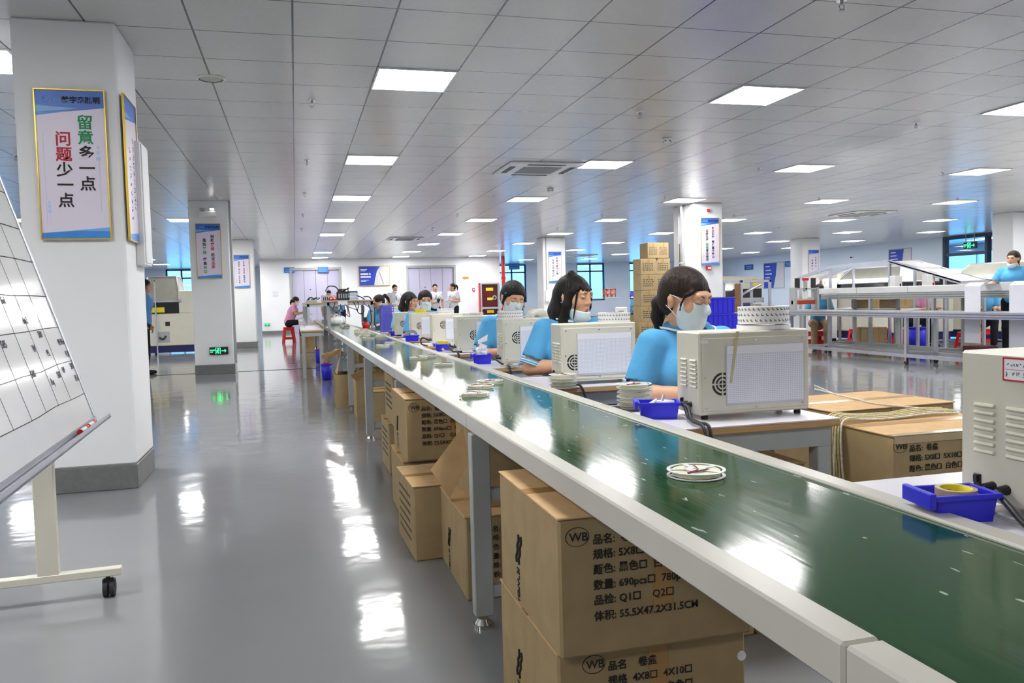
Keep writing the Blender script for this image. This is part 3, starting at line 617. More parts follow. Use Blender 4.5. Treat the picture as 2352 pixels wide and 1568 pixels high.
carton((.62, 9.25, 0), 'large brown carton under the far part of the conveyor', .42, .60, .56, kind=0, logo=False)
carton((.06, 19.0, 0), 'brown carton under the far white bench by the red stool', .33, .4, .36, kind=0, logo=False)
carton((.42, 19.1, 0), 'brown carton under the far white bench beside another carton, further from the stool', .32, .4, .36, kind=0, logo=False)
# blue pails beside the far legs
for (x, y, lab) in ((.40, 12.0, 'tall blue plastic pail under the corner of the far bench'), (.38, 15.6, 'small blue plastic pail further back beside the far bench leg')):
    t = thing('blue_pail', lab, 'pail', (x, y, 0), 0, 'blue pails by the far bench')
    MB().lathe([(0, .004), (.085, .004), (.105, .30), (.10, .30), (.08, .01), (0, .01)], n=20).build('pail_body', M_blue, t); MB().lathe([(.104, .285), (.115, .29), (.115, .305), (.10, .305)], n=20).build('rim', M_blue, t)
    MB().lathe([(0, .30), (.07, .32), (.085, .30)], n=16).build('pail_content', M_red, t); t.scale = (.78,)*3 if y < 14 else (.6, .6, .8)

# ================================================================ whiteboard on wheels
wb = thing('whiteboard', 'tilted white dry-erase board with a ruled table, on a cream wheeled stand', 'whiteboard', (-.94, 3.36, 0), .05)
Ub = Vector((-.30, 0, 1)).normalized(); Wb = frame((.155, .14, .685), (0, -1, 0), Ub)      # X towards the camera, Y up the board
Wb = Matrix(((0, Ub.x, Ub.z, .155), (-1, 0, 0, .14), (0, Ub.z, -Ub.x, .685), (0, 0, 0, 1)))
BW, BH = 1.75, 1.15
MB().box(0, BW, 0, BH, -.02, 0).xf(Wb).build('board_surface', mat('whiteboard_enamel', (.70, .71, .72), .12, var=.02, spec=.7), wb)
q = .018; MB().box(-q, BW+q, -q, 0, -.026, .006, b=.003).box(-q, BW+q, BH, BH+q, -.026, .006, b=.003).box(-q, 0, 0, BH, -.026, .006, b=.003).box(BW, BW+q, 0, BH, -.026, .006, b=.003).xf(Wb).build('board_frame', M_alu, wb)
MB().box(-.03, BW*.9, -.024, -.018, -.02, .055).box(-.03, BW*.9, -.024, -.006, .05, .055).xf(Wb).build('pen_tray', M_alu, wb)
random.seed(11); ln = MB(); hw = MB()
for i in range(8):
    v = .10+i*.135; ln.tube([(.0+.24*k, v+random.uniform(-.006, .006), .0015) for k in range(8)], .0014, 4, sub=2)
for u in (.25, .44, .62, .80, 1.0, 1.2): ln.tube([(u+random.uniform(-.004, .004), .1+k*.18, .0015) for k in range(6)], .0007, 4, sub=2)
note = text([('585', -.055, .205), ('W', -.20, .20), ('M.Ww.', -.10, .305), ('V.D.V.', -.055, .255), ('500', -.30, .19), ('Aq', -.42, .175), ('75 600', -.06, .155), ('fm2', -.46, .40), ('580', -.34, .345), ('W', -.48, .30), ('Sof', -.62, .47), ('W', -.75, .46), ('585', -.80, .33), ('fm2', -.95, .5), ('500', -.62, .22), ('M.', -.32, .275)], .036, Matrix.Translation((0, 0, .0012)), M_ink, bold=-.008, join=1)
hw.add([(-x, y, z) for x, y, z in note.v], note.f)
ln.xf(Wb).build('ruled_lines', M_ink, wb); hw.xf(Wb).build('marker_lettering', mat('marker_ink', (.06, .06, .08), .6), wb)
for yy in (0, -1.45):
    l = MB().box(-.036, .036, yy-.018, yy+.018, .10, 1.02, b=.003).build('stand_post', M_cream, wb)
    MB().box(.0, .045, yy-.03, yy+.03, .94, 1.0, b=.003).build('pivot_bracket', M_steel, l)
    MB().box(-.34, .25, yy-.02, yy+.02, .085, .115, b=.003).build('stand_foot', M_cream, wb)
    for xx in (-.31, .20):
        c = MB().cyl((xx-.018, yy+.01, .034), (xx-.002, yy+.01, .034), .034, n=22).cyl((xx+.006, yy+.01, .034), (xx+.022, yy+.01, .034), .034, n=22).build('caster', M_rubber, wb)
        MB().cyl((xx, yy, .05), (xx, yy, .09), .008).box(xx-.02, xx+.024, yy-.012, yy+.012, .035, .075, b=.006).build('caster_fork', M_black, c)
MB().box(-.05, -.015, BH*.52, BH*.60, -.05, .004, b=.003).xf(Wb).build('edge_clamp', M_steel, wb)
def marker(u, lab, rz=0):
    t = thing('marker_pen', lab, 'pen', (0, 0, 0), 0, 'red pens on the whiteboard tray')
    M = Matrix.Translation((-.94, 3.36, 0)) @ Matrix.Rotation(.05, 4, 'Z') @ Wb @ Matrix.Translation((u, -.0085, .028))
    MB().cyl((0, 0, 0), (.085, 0, 0), .0085).xf(M).build('pen_barrel', M_paper, t); MB().cyl((-.035, 0, 0), (.002, 0, 0), .0095).cyl((.085, 0, 0), (.095, 0, 0), .0095).xf(M).build('pen_cap', M_red, t)
marker(.02+.17, 'red capped marker pen lying on the whiteboard tray, nearer the board corner'); marker(.33, 'red capped marker pen lying on the whiteboard tray, closer to the stand post')

# ================================================================ work benches
def bench(x0, x1, y0, y1, label, top=BT):
    t = thing('work_bench', label, 'bench', (x0, y0, 0), 0, 'white topped work benches'); w_ = x1-x0; d_ = y1-y0
    MB().box(0, w_, 0, d_, top-.004, top).build('laminate_top', M_lam, t)
    MB().box(0, w_, 0, d_, top-.026, top-.004, b=.003).build('plywood_board', M_wood, t)
    MB().box(.02, w_-.02, .02, .05, top-.09, top-.027).box(.02, w_-.02, d_-.05, d_-.02, top-.09, top-.027).box(.02, .05, .05, d_-.05, top-.09, top-.027).box(w_-.05, w_-.02, .05, d_-.05, top-.09, top-.027).build('apron', M_steel, t)
    for x in (.02, w_-.07):
        for y in (.02, d_-.07): MB().box(x, x+.05, y, y+.05, 0, top-.09, b=.003).build('leg', M_steel, t)
    return t
BY = [(.62, 1.46), (2.22, 2.82), (3.46, 4.02), (4.66, 5.24), (6.02, 6.6), (7.30, 7.86), (8.5, 9.06), (9.5, 10.06)]
BLAB = ['white topped bench carrying the nearest grey machine', 'white topped bench of the woman with ponytail and mask', 'white topped bench of the woman with bangs', 'white topped bench of the worker raising a gloved hand', 'white topped bench under the fourth fan box, counted from the ponytail woman', 'white topped bench under the fifth fan box', 'white topped bench under the fan box with yellow tape on it', 'white topped bench at the far end of the fan box row']
for (a, b), lab in zip(BY, BLAB): bench(1.10, 1.68 if a < 5 else 1.62, a, b, lab)
bench(.05, .39, 12.35, 24.6, 'long white bench beside the far end of the conveyor, where the pink shirted woman sits', .72)

bench(1.10, 1.62, 10.8, 11.7, 'short white bench carrying the violet basket beside the far conveyor')
# ================================================================ test machines with fan grille
def machine(x, y, label, w_=.375, d_=.17, h_=.27, fan=(.075, .10), sheet=True, rz=0.0, louv=True):
    t = thing('test_machine', label, 'machine', (x, y, BT), rz, 'cream fan box machines on the benches'); z0 = .016; z1 = h_+.016
    MB().box(0, w_, .004, d_, z0, z1, b=.005).build('machine_case', M_cream, t)
    MB().box(.010, w_-.010, 0, .006, z0+.012, z1-.020, b=.0015).build('back_panel', M_cream, t)
    for (a, b_) in ((.022, z1-.032), (w_-.025, z1-.032), (.022, z0+.022), (w_-.03, z0+.024), (w_*.5, z0+.02), (w_*.5, z1-.03), (.018, z0+h_*.45)): MB().cyl((a, .001, b_), (a, -.002, b_), .0035, n=8).build('screw', M_chrome, t)
    g = MB(); cx, cz = fan[0], z0+fan[1]
    for r0, r1, n in ((.030, .0375, 4), (.018, .024, 4), (.0, .0125, 4)):
        for k in range(n):
            a0 = k*PI/2+.09 if r0 else k*PI/2+.12; a1 = (k+1)*PI/2-(.09 if r0 else .12); P = []
            for i in range(9):
                a = a0+(a1-a0)*i/8; P.append((cx+r1*math.cos(a), -.0006, cz+r1*math.sin(a)))
            for i in range(9):
                a = a1+(a0-a1)*i/8; rr = max(r0, .0022); P.append((cx+rr*math.cos(a), -.0006, cz+rr*math.sin(a)))
            if not r0: P = P[:9]+[(cx+.003*math.cos((a0+a1)/2), -.0006, cz+.003*math.sin((a0+a1)/2))]
            g.add(P, [list(range(len(P)))])
    g.build('fan_grille', M_black, t)
    if louv:
        for c0 in (.035, .105):
            l = MB()
            for k in range(7):
                z = z0+.088+k*.0142; M = Matrix.Translation((-.001, d_-c0-.045, z)) @ Matrix.Rotation(.5, 4, 'Y'); l.box(-.006, .002, 0, .045, -.001, .006, b=.0012, M=M)
            l.build('louver', M_cream, t)
    if sheet:
        MB().box(fan[0]+.012, w_-.022, -.0022, -.0005, z0+.028, z1-.045).build('plastic_sleeve', mat('grey_sleeve', s2l(196, 198, 204), .25), t)
        MB().box(fan[0]+.016, w_-.026, -.0032, -.0023, z0+.036, z1-.075).build('form_table', M_ruled, t)
        MB().box(fan[0]+.016, w_-.026, -.0032, -.0023, z1-.074, z1-.047).build('form_heading', M_paper, t)
    for a in (.03, w_-.03):
        for b_ in (.03, d_-.03): MB().cyl((a, b_, 0), (a, b_, z0+.001), .011, n=10).build('foot', M_rubber, t)
    s_ = MB().box(-.004, 0, d_-.050, d_-.034, z0+.018, z0+.048, b=.0015).build('power_switch', M_black, t); MB().box(-.008, -.003, d_-.046, d_-.038, z0+.032, z0+.045).build('rocker', M_rubber, s_)
    for b_ in (.055, .085): MB().cyl((0, d_-b_-.02, z0+.03), (-.022, d_-b_-.02, z0+.03), .0095, .007, 12).build('plug', M_black, t)
    return t
m0 = machine(1.215, 1.065, 'grey machine showing its louvred side, nearest to the camera, with red edged label', .38, .19, .275, sheet=False)
W0 = frame((1.2135, 1.155, BT+.245), (0, -1, 0), (0, 0, 1))
lb = MB().box(0, .085, 0, .036, 0, .0008).xf(W0).build('machine_label', M_paper, m0); lb.matrix_parent_inverse = Matrix.Translation((-1.215, -1.065, -BT))
e = MB()
for (a, b_, c, d) in ((-.002, .087, -.003, 0), (-.002, .087, .036, .039), (-.003, 0, -.002, .038), (.085, .088, -.002, .038), (.003, .082, .0175, .0182)): e.box(a, b_, c, d, 0, .0012)
o = e.xf(W0).build('label_border', M_inkred, lb)
hw = MB(); random.seed(5)
for (u, v, n, s) in ((.008, .026, 8, .006), (.008, .009, 4, .010)):
    for k in range(n): hw.tube([(u+k*s*1.1+random.uniform(-.4, .4)*s, v+random.uniform(-.5, .5)*s, .0012) for _ in range(4)], .0004, 4, sub=2)
hw.xf(W0).build('label_lettering', M_ink, lb)
MSP = [(1.249, 2.345, .402, (.080, .10)), (1.185, 3.55, .37, (.062, .09)), (1.215, 4.77, .36, (.095, .155)), (1.20, 6.13, .36, (.135, .12)), (1.215, 7.40, .36, (.11, .17)), (1.18, 8.6, .36, (.10, .13)), (1.13, 9.6, .36, (.10, .13))]
MLAB = ['cream fan box machine with a plastic strap, in front of the masked ponytail woman', 'cream fan box machine in front of the woman with bangs', 'cream fan box machine in front of the worker raising a gloved hand', 'cream fan box machine fourth in the row after the ponytail woman', 'cream fan box machine fifth in the row after the ponytail woman', 'cream fan box machine with a yellow tape roll on its top', 'cream fan box machine last and furthest in the row']
for (x, y, w_, fn), lab in zip(MSP, MLAB): mm = machine(x, y, lab, w_, fan=fn, rz=-.02)
t1 = [o for o in COL.objects if o.get('label') == MLAB[0]][0]
MB().sheet([(.128, -.0045, .285), (.140, -.0045, .285), (.112, -.0045, .118), (.104, -.0045, .118)], .0012).build('plastic_strap', mat('beige_tape', s2l(196, 184, 150), .35), t1)
MB().box(.004, .03, -.0002, -.0001, .25, .26).build('corner_tape', M_paper, t1)

# ---------------------------------------------------------------- power cables
def cable(pts, lab, r=.0055, m=None):
    o = MB().tube(pts, r, 8, sub=6).build('power_cable', m or M_cable); return tag(o, lab, 'cable', 'black power cables on the benches')
cable([(1.222, 2.44, .745), (1.22, 2.40, .75), (1.20, 2.33, .716), (1.20, 2.26, .71), (1.205, 2.205, .70), (1.20, 2.185, .60), (1.19, 2.2, .45)], 'black cable looping over the bench edge from the ponytail woman\'s machine')
cable([(1.222, 2.41, .745), (1.21, 2.35, .745), (1.185, 2.28, .715), (1.185, 2.20, .70), (1.18, 2.185, .60), (1.17, 2.2, .40)], 'second black cable over the bench edge, beside the first at the ponytail woman\'s machine')
cable([(1.163, 3.65, .74), (1.20, 3.50, .712), (1.24, 3.455, .705), (1.26, 3.445, .62), (1.26, 3.47, .4)], 'black cable hanging from the machine of the woman with bangs')
cable([(1.19, 4.87, .74), (1.16, 4.78, .75), (1.20, 4.70, .71), (1.225, 4.645, .69), (1.23, 4.64, .5)], 'black cable at the machine of the worker with the gloved hand')
cable([(1.18, 6.22, .745), (1.13, 6.16, .76), (1.15, 6.07, .72), (1.18, 6.0, .70), (1.185, 5.99, .5)], 'black cable beside the fourth fan box machine', .008)
cable([(1.195, 7.48, .74), (1.12, 7.42, .77), (1.10, 7.35, .72), (1.15, 7.3, .70)], 'black cable curled beside the fifth fan box machine', .007)
cable([(1.193, 1.15, .745), (1.165, 1.10, .735), (1.15, 1.03, .708), (1.18, .95, .707), (1.24, .93, .707)], 'black cable lying on the nearest bench behind the blue bin')
cable([(1.193, 1.178, .745), (1.17, 1.165, .735), (1.172, 1.12, .708), (1.19, 1.05, .707), (1.205, .98, .707)], 'grey cable plugged into the nearest grey machine', .0035, M_steel)

# ================================================================ small blue bins
def bin_(x, y, rz, label, l=.135, w_=.085, h_=.055):
    t = thing('parts_bin', label, 'bin', (x, y, BT), rz, 'small blue parts bins on the benches'); mb = MB(); k = .88
    def ring(s, z, lip=0): return [(-l/2*s, -w_/2*s, z-(lip*.35)), (l/2*s, -w_/2*s, z), (l/2*s, w_/2*s, z), (-l/2*s, w_/2*s, z-(lip*.35))]
    A, B_, C_, D_ = ring(k, 0), ring(1, h_, .0), ring(.955, h_, .0), ring(k*.95, .004)
    A = [(p[0], p[1], 0) for p in A]
    cut = .42
    mb.add(A+B_, [(3, 2, 1, 0)]+[(i, (i+1) % 4, 4+(i+1) % 4, 4+i) for i in range(4)]); mb.add(B_+C_, [(i, (i+1) % 4, 4+(i+1) % 4, 4+i) for i in range(4)]); mb.add(C_+D_, [(i, (i+1) % 4, 4+(i+1) % 4, 4+i) for i in range(4)]+[(4, 5, 6, 7)])
    mb.build('bin_body', M_blue, t)
    e = .006; MB().box(-l/2-e, l/2+e, -w_/2-e, -w_/2+.001, h_-.008, h_+.001, b=.001).box(-l/2-e, l/2+e, w_/2-.001, w_/2+e, h_-.008, h_+.001, b=.001).box(l/2-.001, l/2+e, -w_/2, w_/2, h_-.008, h_+.001, b=.001).box(-l/2-e, -l/2+.001, -w_/2, w_/2, h_-.008, h_+.001, b=.001).build('rim', M_blue, t)
    MB().box(-l/2-.016, -l/2-.005, -w_/2-e, w_/2+e, h_-.022, h_+.006, b=.002).build('stacking_lip', M_blue, t)
    return t
bin_(1.118, 1.168, -.16, 'blue bin holding a roll of brown tape, on the nearest bench', .112, .075, .05)
bin_(1.160, 2.47, -.35, 'blue bin with white scraps beside the ponytail woman\'s machine', .13, .09)
bin_(1.142, 5.03, -.2, 'blue bin full of white tissue by the gloved worker\'s machine', .12, .10, .06)
bin_(1.142, 6.45, -.2, 'blue bin holding a yellow tape roll', .12, .10, .06)
bin_(1.15, 8.30, -.2, 'blue bin holding a blue rimmed roll, by the fan box with yellow tape', .14, .11, .06)
bin_(1.16, 9.75, -.2, 'blue bin full of white reels at the far end of the bench row', .14, .11, .06)
def ring_roll(name, loc, r0, r1, h_, m, label, cat, core=None, tilt=None, group=None):
    t = thing(name, label, cat, loc, 0, group); M = tilt or Matrix.Identity(4)
    MB().lathe([(r0+.002, 0), (r1, 0), (r1, h_), (r0+.002, h_), (r0+.002, 0)], n=36, M=M, sm=False).build('tape_winding', m, t); MB().lathe([(r0, 0), (r0+.002, 0), (r0+.002, h_), (r0, h_), (r0, 0)], n=36, M=M).build('cardboard_core', core or M_cardin, t); return t
tb = ring_roll('tape_roll', (1.122, 1.168, BT+.018), .026, .034, .036, mat('tan_tape', s2l(190, 170, 146), .3), 'roll of tan tape with a yellow printed core, lying in the nearest blue bin', 'tape', M_yellow)
text([('Brand', 0, 0)], .012, Matrix.Translation((-.014, .0245, .022)) @ frame((0, 0, 0), (1, 0, 0), (0, 0, 1)), M_ink, 'core_lettering', tb)
ring_roll('tape_roll', (1.142, 6.45, BT+.012), .03, .047, .07, M_yellow, 'bright yellow tape roll standing up in a blue bin', 'tape')
ring_roll('tape_roll', (1.15, 8.32, BT+.055), .035, .055, .03, mat('blue_reel', s2l(70, 110, 150), .35), 'blue rimmed roll leaning upright in a blue bin', 'tape', tilt=Matrix.Rotation(1.2, 4, 'X'))
ring_roll('tape_roll', (1.30, 8.67, BT+.286), .03, .062, .036, M_yellow, 'yellow tape roll lying on top of a fan box machine', 'tape')
# crumpled tissue / scraps
def crumple(loc, r, label, seed, name='tissue'):
    random.seed(seed); bm = bmesh.new(); bmesh.ops.create_icosphere(bm, subdivisions=3, radius=r)
    for v in bm.verts: v.co *= random.uniform(.72, 1.15); v.co.z *= 1.1
    me = bpy.data.meshes.new(name); bm.to_mesh(me); bm.free(); me.materials.append(M_paper); o = bpy.data.objects.new(name, me); COL.objects.link(o); o.location = loc; return tag(o, label, 'tissue')
crumple((1.142, 5.03, BT+.075), .042, 'crumpled white tissue rising from a blue bin', 4)
t = thing('paper_scrap', 'folded white strip standing up out of the tissue in a blue bin', 'scrap', (1.15, 5.03, BT+.10)); MB().sheet([(-.03, 0, .03), (.03, .01, .045), (.035, .015, .085), (-.035, 0, .05)], .002).build('fold', M_paper, t); MB().sheet([(-.035, 0, .03), (.02, .0, .0), (.03, .0, .012), (-.03, 0, .04)], .002).build('fold', M_paper, t)
t = thing('plastic_scrap', 'white plastic scraps lying in the ponytail woman\'s blue bin', 'scrap', (1.16, 2.47, BT+.04)); MB().lathe([(0, 0), (.03, 0), (.032, .014), (0, .018)], (.03, .01, 0), 16).build('cap', M_white, t); MB().sheet([(-.03, -.01, 0), (-.01, -.012, .02), (0, .01, .022), (-.03, .012, .005)], .003).build('flake', M_white, t); MB().box(.008, .014, -.004, .004, 0, .04, M=Matrix.Rotation(.25, 4, 'Y')).build('stick', M_white, t)

# ================================================================ LED tape reels
M_reel = mat('white_reel_plastic', (.78, .79, .80), .3, var=.02); M_ledtape = mat('led_tape', s2l(226, 224, 190), .5, var=.12, scale=300); M_wirer = mat('red_wire', s2l(130, 26, 26), .4)
def reel(label, loc, rz, group='white LED tape reels'):
    t = thing('tape_reel', label, 'reel', loc, rz, group)
    for z in (.001, .0135):
        f = MB().lathe([(.0565, z), (.0635, z), (.0635, z+.0016), (.0565, z+.0016), (.0565, z)], n=40, sm=False).lathe([(.008, z), (.023, z), (.023, z+.0016), (.008, z+.0016), (.008, z)], n=24, sm=False)
        for k in range(5): f.box(.022, .057, -.006, .006, z, z+.0016, M=Matrix.Rotation(k*2*PI/5, 4, 'Z'))
        f.build('flange', M_reel, t)
    MB().lathe([(.030, .003), (.052, .003), (.052, .013), (.030, .013), (.030, .003)], n=36, sm=False).build('tape_coil', M_ledtape, t)
    MB().lathe([(.0, .0026), (.023, .0026), (.023, .0134), (0, .0134)], n=24).build('hub', M_reel, t)
    wr = MB().tube([(-.045, -.02, .016), (-.01, -.015, .0175), (.02, .028, .0165), (.024, .034, .016)], .0016, 5); wr.tube([(-.048, -.026, .016), (-.01, -.024, .017), (.012, -.022, .016)], .0015, 5); wr.build('lead_wire', M_wirer, t)
    return t
r0 = reel('white LED tape reel alone on the near part of the green belt', (.832, 1.585, .7135), .3)
ZB = .7135
RS = [((.70, 3.25), 1.2, 'LED tape reel lapping over the belt edge by the rail joint, first of a trio'), ((.785, 3.52), 2.2, 'LED tape reel in the middle of the trio past the rail joint'), ((.875, 3.70), .4, 'LED tape reel furthest of the trio past the rail joint'), ((.86, 4.85), 3.0, 'LED tape reel with a loose wire beyond the trio, lying alone'), ((.80, 5.50), .9, 'LED tape reel in a pair, with red wire end'), ((.885, 5.62), 2.6, 'LED tape reel in a pair, beside the one with red wire end')]
for (p, a, lab) in RS: dup(r0, (p[0], p[1], ZB), a, lab)
random.seed(21); n = 0
FAR = ['alone past the pair', 'just beyond that one', 'first of the crowded far group', 'second of the crowded far group', 'third of the crowded far group', 'fourth of the crowded far group', 'fifth of the crowded far group', 'sixth of the crowded far group', 'seventh of the crowded far group', 'eighth of the crowded far group', 'ninth of the crowded far group', 'next to the rack post', 'under the rack, first', 'under the rack, second', 'under the rack, third', 'under the rack, fourth']
for k, y in enumerate((7.3, 7.75, 8.9, 9.25, 9.5, 9.9, 10.2, 10.45, 10.8, 11.1, 11.5, 12.0, 12.8, 13.3, 13.9, 14.6)):
    x = .70+random.uniform(0, .27); dup(r0, (x, y, ZB), random.uniform(0, 6), 'flat LED tape reel on the far belt, %s' % FAR[k])
    if 2 <= k <= 10 and k % 2: dup(r0, (x+.02, y+.02, ZB+.0155), random.uniform(0, 6), 'flat LED tape reel on the far belt, resting on the %s' % FAR[k].replace('of the crowded far group', 'reel of the group'))
def stack(x, y, z, n, where):
    for k in range(n): dup(r0, (x+.004*math.sin(k*2.1), y+.004*math.cos(k*1.7), z+k*.0155), k*1.3, 'white LED tape reel, %s up the %s' % (ORD[k], where), 'stacked LED tape reels')
stack(1.176, 2.70, BT, 6, 'stack beside the ponytail woman\'s blue bin')
stack(1.163, 3.478, BT, 4, 'stack on the bench of the woman with bangs')
dup(r0, (1.235, 4.85 - .14, BT), .4, 'white LED tape reel leaning out by the gloved worker\'s bin')
stack(1.165, 6.25, BT, 1, 'bench beside the yellow tape bin')
for k in range(9): dup(r0, (1.17, 9.76, BT+.01+k*.0155), k*.9, 'white LED tape reel, %s up the pile in the furthest blue bin' % ORD[k], 'stacked LED tape reels')
# protective film rolls on the machines
def film_roll(x, y, label, r=.084, h_=.058, base=True):
    z = BT+.286+.0005; t = thing('film_roll', label, 'roll', (x, y, z), 0, 'patterned white rolls on the machines')
    z0 = .018 if base else 0
    if base: MB().lathe([(0, 0), (r+.004, 0), (r+.004, .014), (0, .014)], n=48, sm=False).build('lower_roll', M_white, t)
    MB().lathe([(.04, z0), (r, z0), (r, z0+h_), (.04, z0+h_), (.04, z0)], n=48, sm=False).build('film_winding', M_white, t)
    p = MB()
    for row in range(3 if base else 2):
        for k in range(34):
            a = k*2*PI/34+row*.05; zz = z0+h_*((.2, .52, .84)[row] if base else (.28, .72)[row])
            for dx, dz, ww, hh in ((-.0020, .0018, .0015, .0028), (.0014, -.0014, .0030, .0015)):
                M = Matrix.Rotation(a, 4, 'Z') @ Matrix.Translation((r+.0003, dx, zz+dz)); p.box(-.0004, .0004, -ww, ww, -hh, hh, M=M)
    p.build('printed_mark', mat('grey_print', (.13, .13, .14), .6), t)
    MB().lathe([(.037, z0-.002), (.04, z0-.002), (.04, z0+h_+.001), (.037, z0+h_+.001)], n=30).build('cardboard_core', M_cardin, t)
    return t
film_roll(1.535, 2.37+.06, 'tall patterned white roll on the ponytail woman\'s machine')
film_roll(1.485, 3.64, 'patterned white roll on the machine of the woman with bangs', .078, .045, False)
film_roll(1.29, 4.86, 'patterned white roll on the gloved worker\'s machine', .080, .048, False)
film_roll(1.35, 6.22, 'patterned white roll on the fourth fan box machine', .080, .02, False)
film_roll(1.36, 7.49, 'patterned white roll on the fifth fan box machine', .080, .05, False)

# ================================================================ big carton with LED strips, boxes under the bench
bc = carton((1.87, 2.20, 0), 'big taped carton draped with LED strips, standing beyond the ponytail woman\'s bench', .56, .44, .63, .0, kind=0, logo=False, group='brown cartons beyond the benches')
W = frame((-.022, -.0008, .325), (1, 0, 0), (0, 0, 1)); p = printing(1); mb = MB(); mb.add(p.v, p.f); mb.xf(W).build('printed_text', M_ink, bc)
MB().box(-.004, .565, -.0045, -.0035, .604, .628).box(-.004, .565, -.004, .03, .63, .6315).build('shrink_tape', mat('clear_tape', s2l(190, 168, 130), .12, spec=.8), bc)
carton((2.02, 2.72, 0), 'flat topped carton behind the big taped carton', .62, .45, .635, .06, kind=0, logo=False, group='brown cartons beyond the benches')
carton((1.18, 2.28, 0), 'stamped carton lying low under the ponytail woman\'s bench', .22, .22, .42, 0, kind=0, logo=False, tape=False, group='brown cartons beyond the benches')
c2 = carton((1.41, 2.29, .30), 'carton with a round stamp on top of another under the ponytail woman\'s bench', .19, .22, .25, 0, kind=0, logo=False, tape=False, group='brown cartons beyond the benches')
mb = text([('WB', .095, .155)], .02, Matrix.Identity(4), M_ink, join=1); mb.tube([(.11+.02*math.cos(q*PI/10), .162+.018*math.sin(q*PI/10), 0) for q in range(21)], .0008, 4, sub=1); mb.xf(frame((0, -.0006, 0), (1, 0, 0), (0, 0, 1))).build('printed_text', M_ink, c2)
carton((1.405, 2.28, 0), 'carton on the floor under the stamped one, below the ponytail woman\'s bench', .20, .23, .298, 0, kind=0, logo=False, tape=False, group='brown cartons beyond the benches')
def strip(pts, m, lab, name='led_strip', r=.004): return tag(MB().tube(pts, r, 6, sub=6).build(name, m), lab, 'LED strip', 'LED strips over the big carton')
M_strip = mat('strip_white', (.72, .70, .62), .5, var=.25, scale=120); M_stripy = mat('strip_yellow', s2l(196, 182, 132), .45, var=.25, scale=90)
random.seed(9)
for k in range(9):
    o = k*.010; zt = .637+.004*(k % 3)
    strip([(1.850-(k % 4)*.004, 2.38+o*1.4, .12), (1.846-(k % 4)*.004, 2.42+o*1.2, .40), (1.848-(k % 3)*.003, 2.44+o, .60), (1.880, 2.455+o, zt+.014), (1.98, 2.47+o, zt+.004), (2.12, 2.475+o*.8, zt+.002), (2.26, 2.485+o, zt+.006), (2.40, 2.49+o, zt)], M_strip if k % 3 == 0 else M_stripy, '%s LED strip draped over the big taped carton, %s across the bundle' % ('white' if k % 3 == 0 else 'yellow', ORD[k]))
strip([(2.40, 3.36, .638), (2.33, 2.98, .638), (2.30, 2.80, .640), (2.36, 2.60, .640)], M_strip, 'white LED strip lying across the flat carton top', r=.004)
strip([(5.85, 8.2, .006), (5.3, 6.9, .006), (4.7, 5.9, .006), (4.1, 5.0, .006), (3.6, 4.3, .006)], M_strip, 'white LED strip trailing over the grey floor beyond the big carton', r=.007)
t = thing('cutting_mat', 'dark mat lying on the bench edge under the stacked reels', 'mat', (1.11, 2.62, BT)); MB().box(-.008, .14, 0, .17, 0, .003, b=.001).build('mat_sheet', M_rubber, t)
# ================================================================ people: smooth implicit bodies turned into one mesh
EDG = [((0, 0, 0), (1, 0, 0)), ((0, 1, 0), (1, 1, 0)), ((0, 0, 1), (1, 0, 1)), ((0, 1, 1), (1, 1, 1)), ((0, 0, 0), (0, 1, 0)), ((1, 0, 0), (1, 1, 0)), ((0, 0, 1), (0, 1, 1)), ((1, 0, 1), (1, 1, 1)), ((0, 0, 0), (0, 0, 1)), ((1, 0, 0), (1, 0, 1)), ((0, 1, 0), (0, 1, 1)), ((1, 1, 0), (1, 1, 1))]
def nets(F, lo, h):
    S = F < 0; nx, ny, nz = F.shape; cs = (nx-1, ny-1, nz-1)
    sl = lambda c: tuple(slice(c[i], c[i]+cs[i]) for i in range(3))
    P = np.zeros(cs+(3,), np.float32); C = np.zeros(cs, np.float32)
    for a, b in EDG:
        fa, fb = F[sl(a)], F[sl(b)]; m = (fa < 0) != (fb < 0)
        if not m.any(): continue
        t = fa[m]/(fa[m]-fb[m]); A = np.array(a, np.float32); Bv = np.array(b, np.float32); P[m] += A+(Bv-A)*t[:, None]; C[m] += 1
    act = C > 0; idx = np.full(cs, -1, np.int64); ii = np.argwhere(act); idx[act] = np.arange(len(ii))
    V = (ii+P[act]/C[act][:, None])*h+np.array(lo)
    Q = []
    for ax in range(3):
        a1, a2 = [(1, 2), (2, 0), (0, 1)][ax]
        d = [0, 0, 0]; d[ax] = 1
        s0 = S[tuple(slice(0, n-d[i]) for i, n in enumerate(S.shape))]; s1 = S[tuple(slice(d[i], n) for i, n in enumerate(S.shape))]
        for flip, m in ((False, s0 & ~s1), (True, ~s0 & s1)):
            e = np.argwhere(m); e = e[(e[:, a1] > 0) & (e[:, a2] > 0) & (e[:, a1] < S.shape[a1]-1) & (e[:, a2] < S.shape[a2]-1)]
            if not len(e): continue
            q = []
            for (o1, o2) in ((1, 1), (0, 1), (0, 0), (1, 0)):
                c = e.copy(); c[:, a1] -= o1; c[:, a2] -= o2; q.append(idx[c[:, 0], c[:, 1], c[:, 2]])
            q = np.stack(q, 1); Q.append(q[:, ::-1] if flip else q)
    Q = np.concatenate(Q) if Q else np.zeros((0, 4), int)
    return V, Q[(Q >= 0).all(1)]
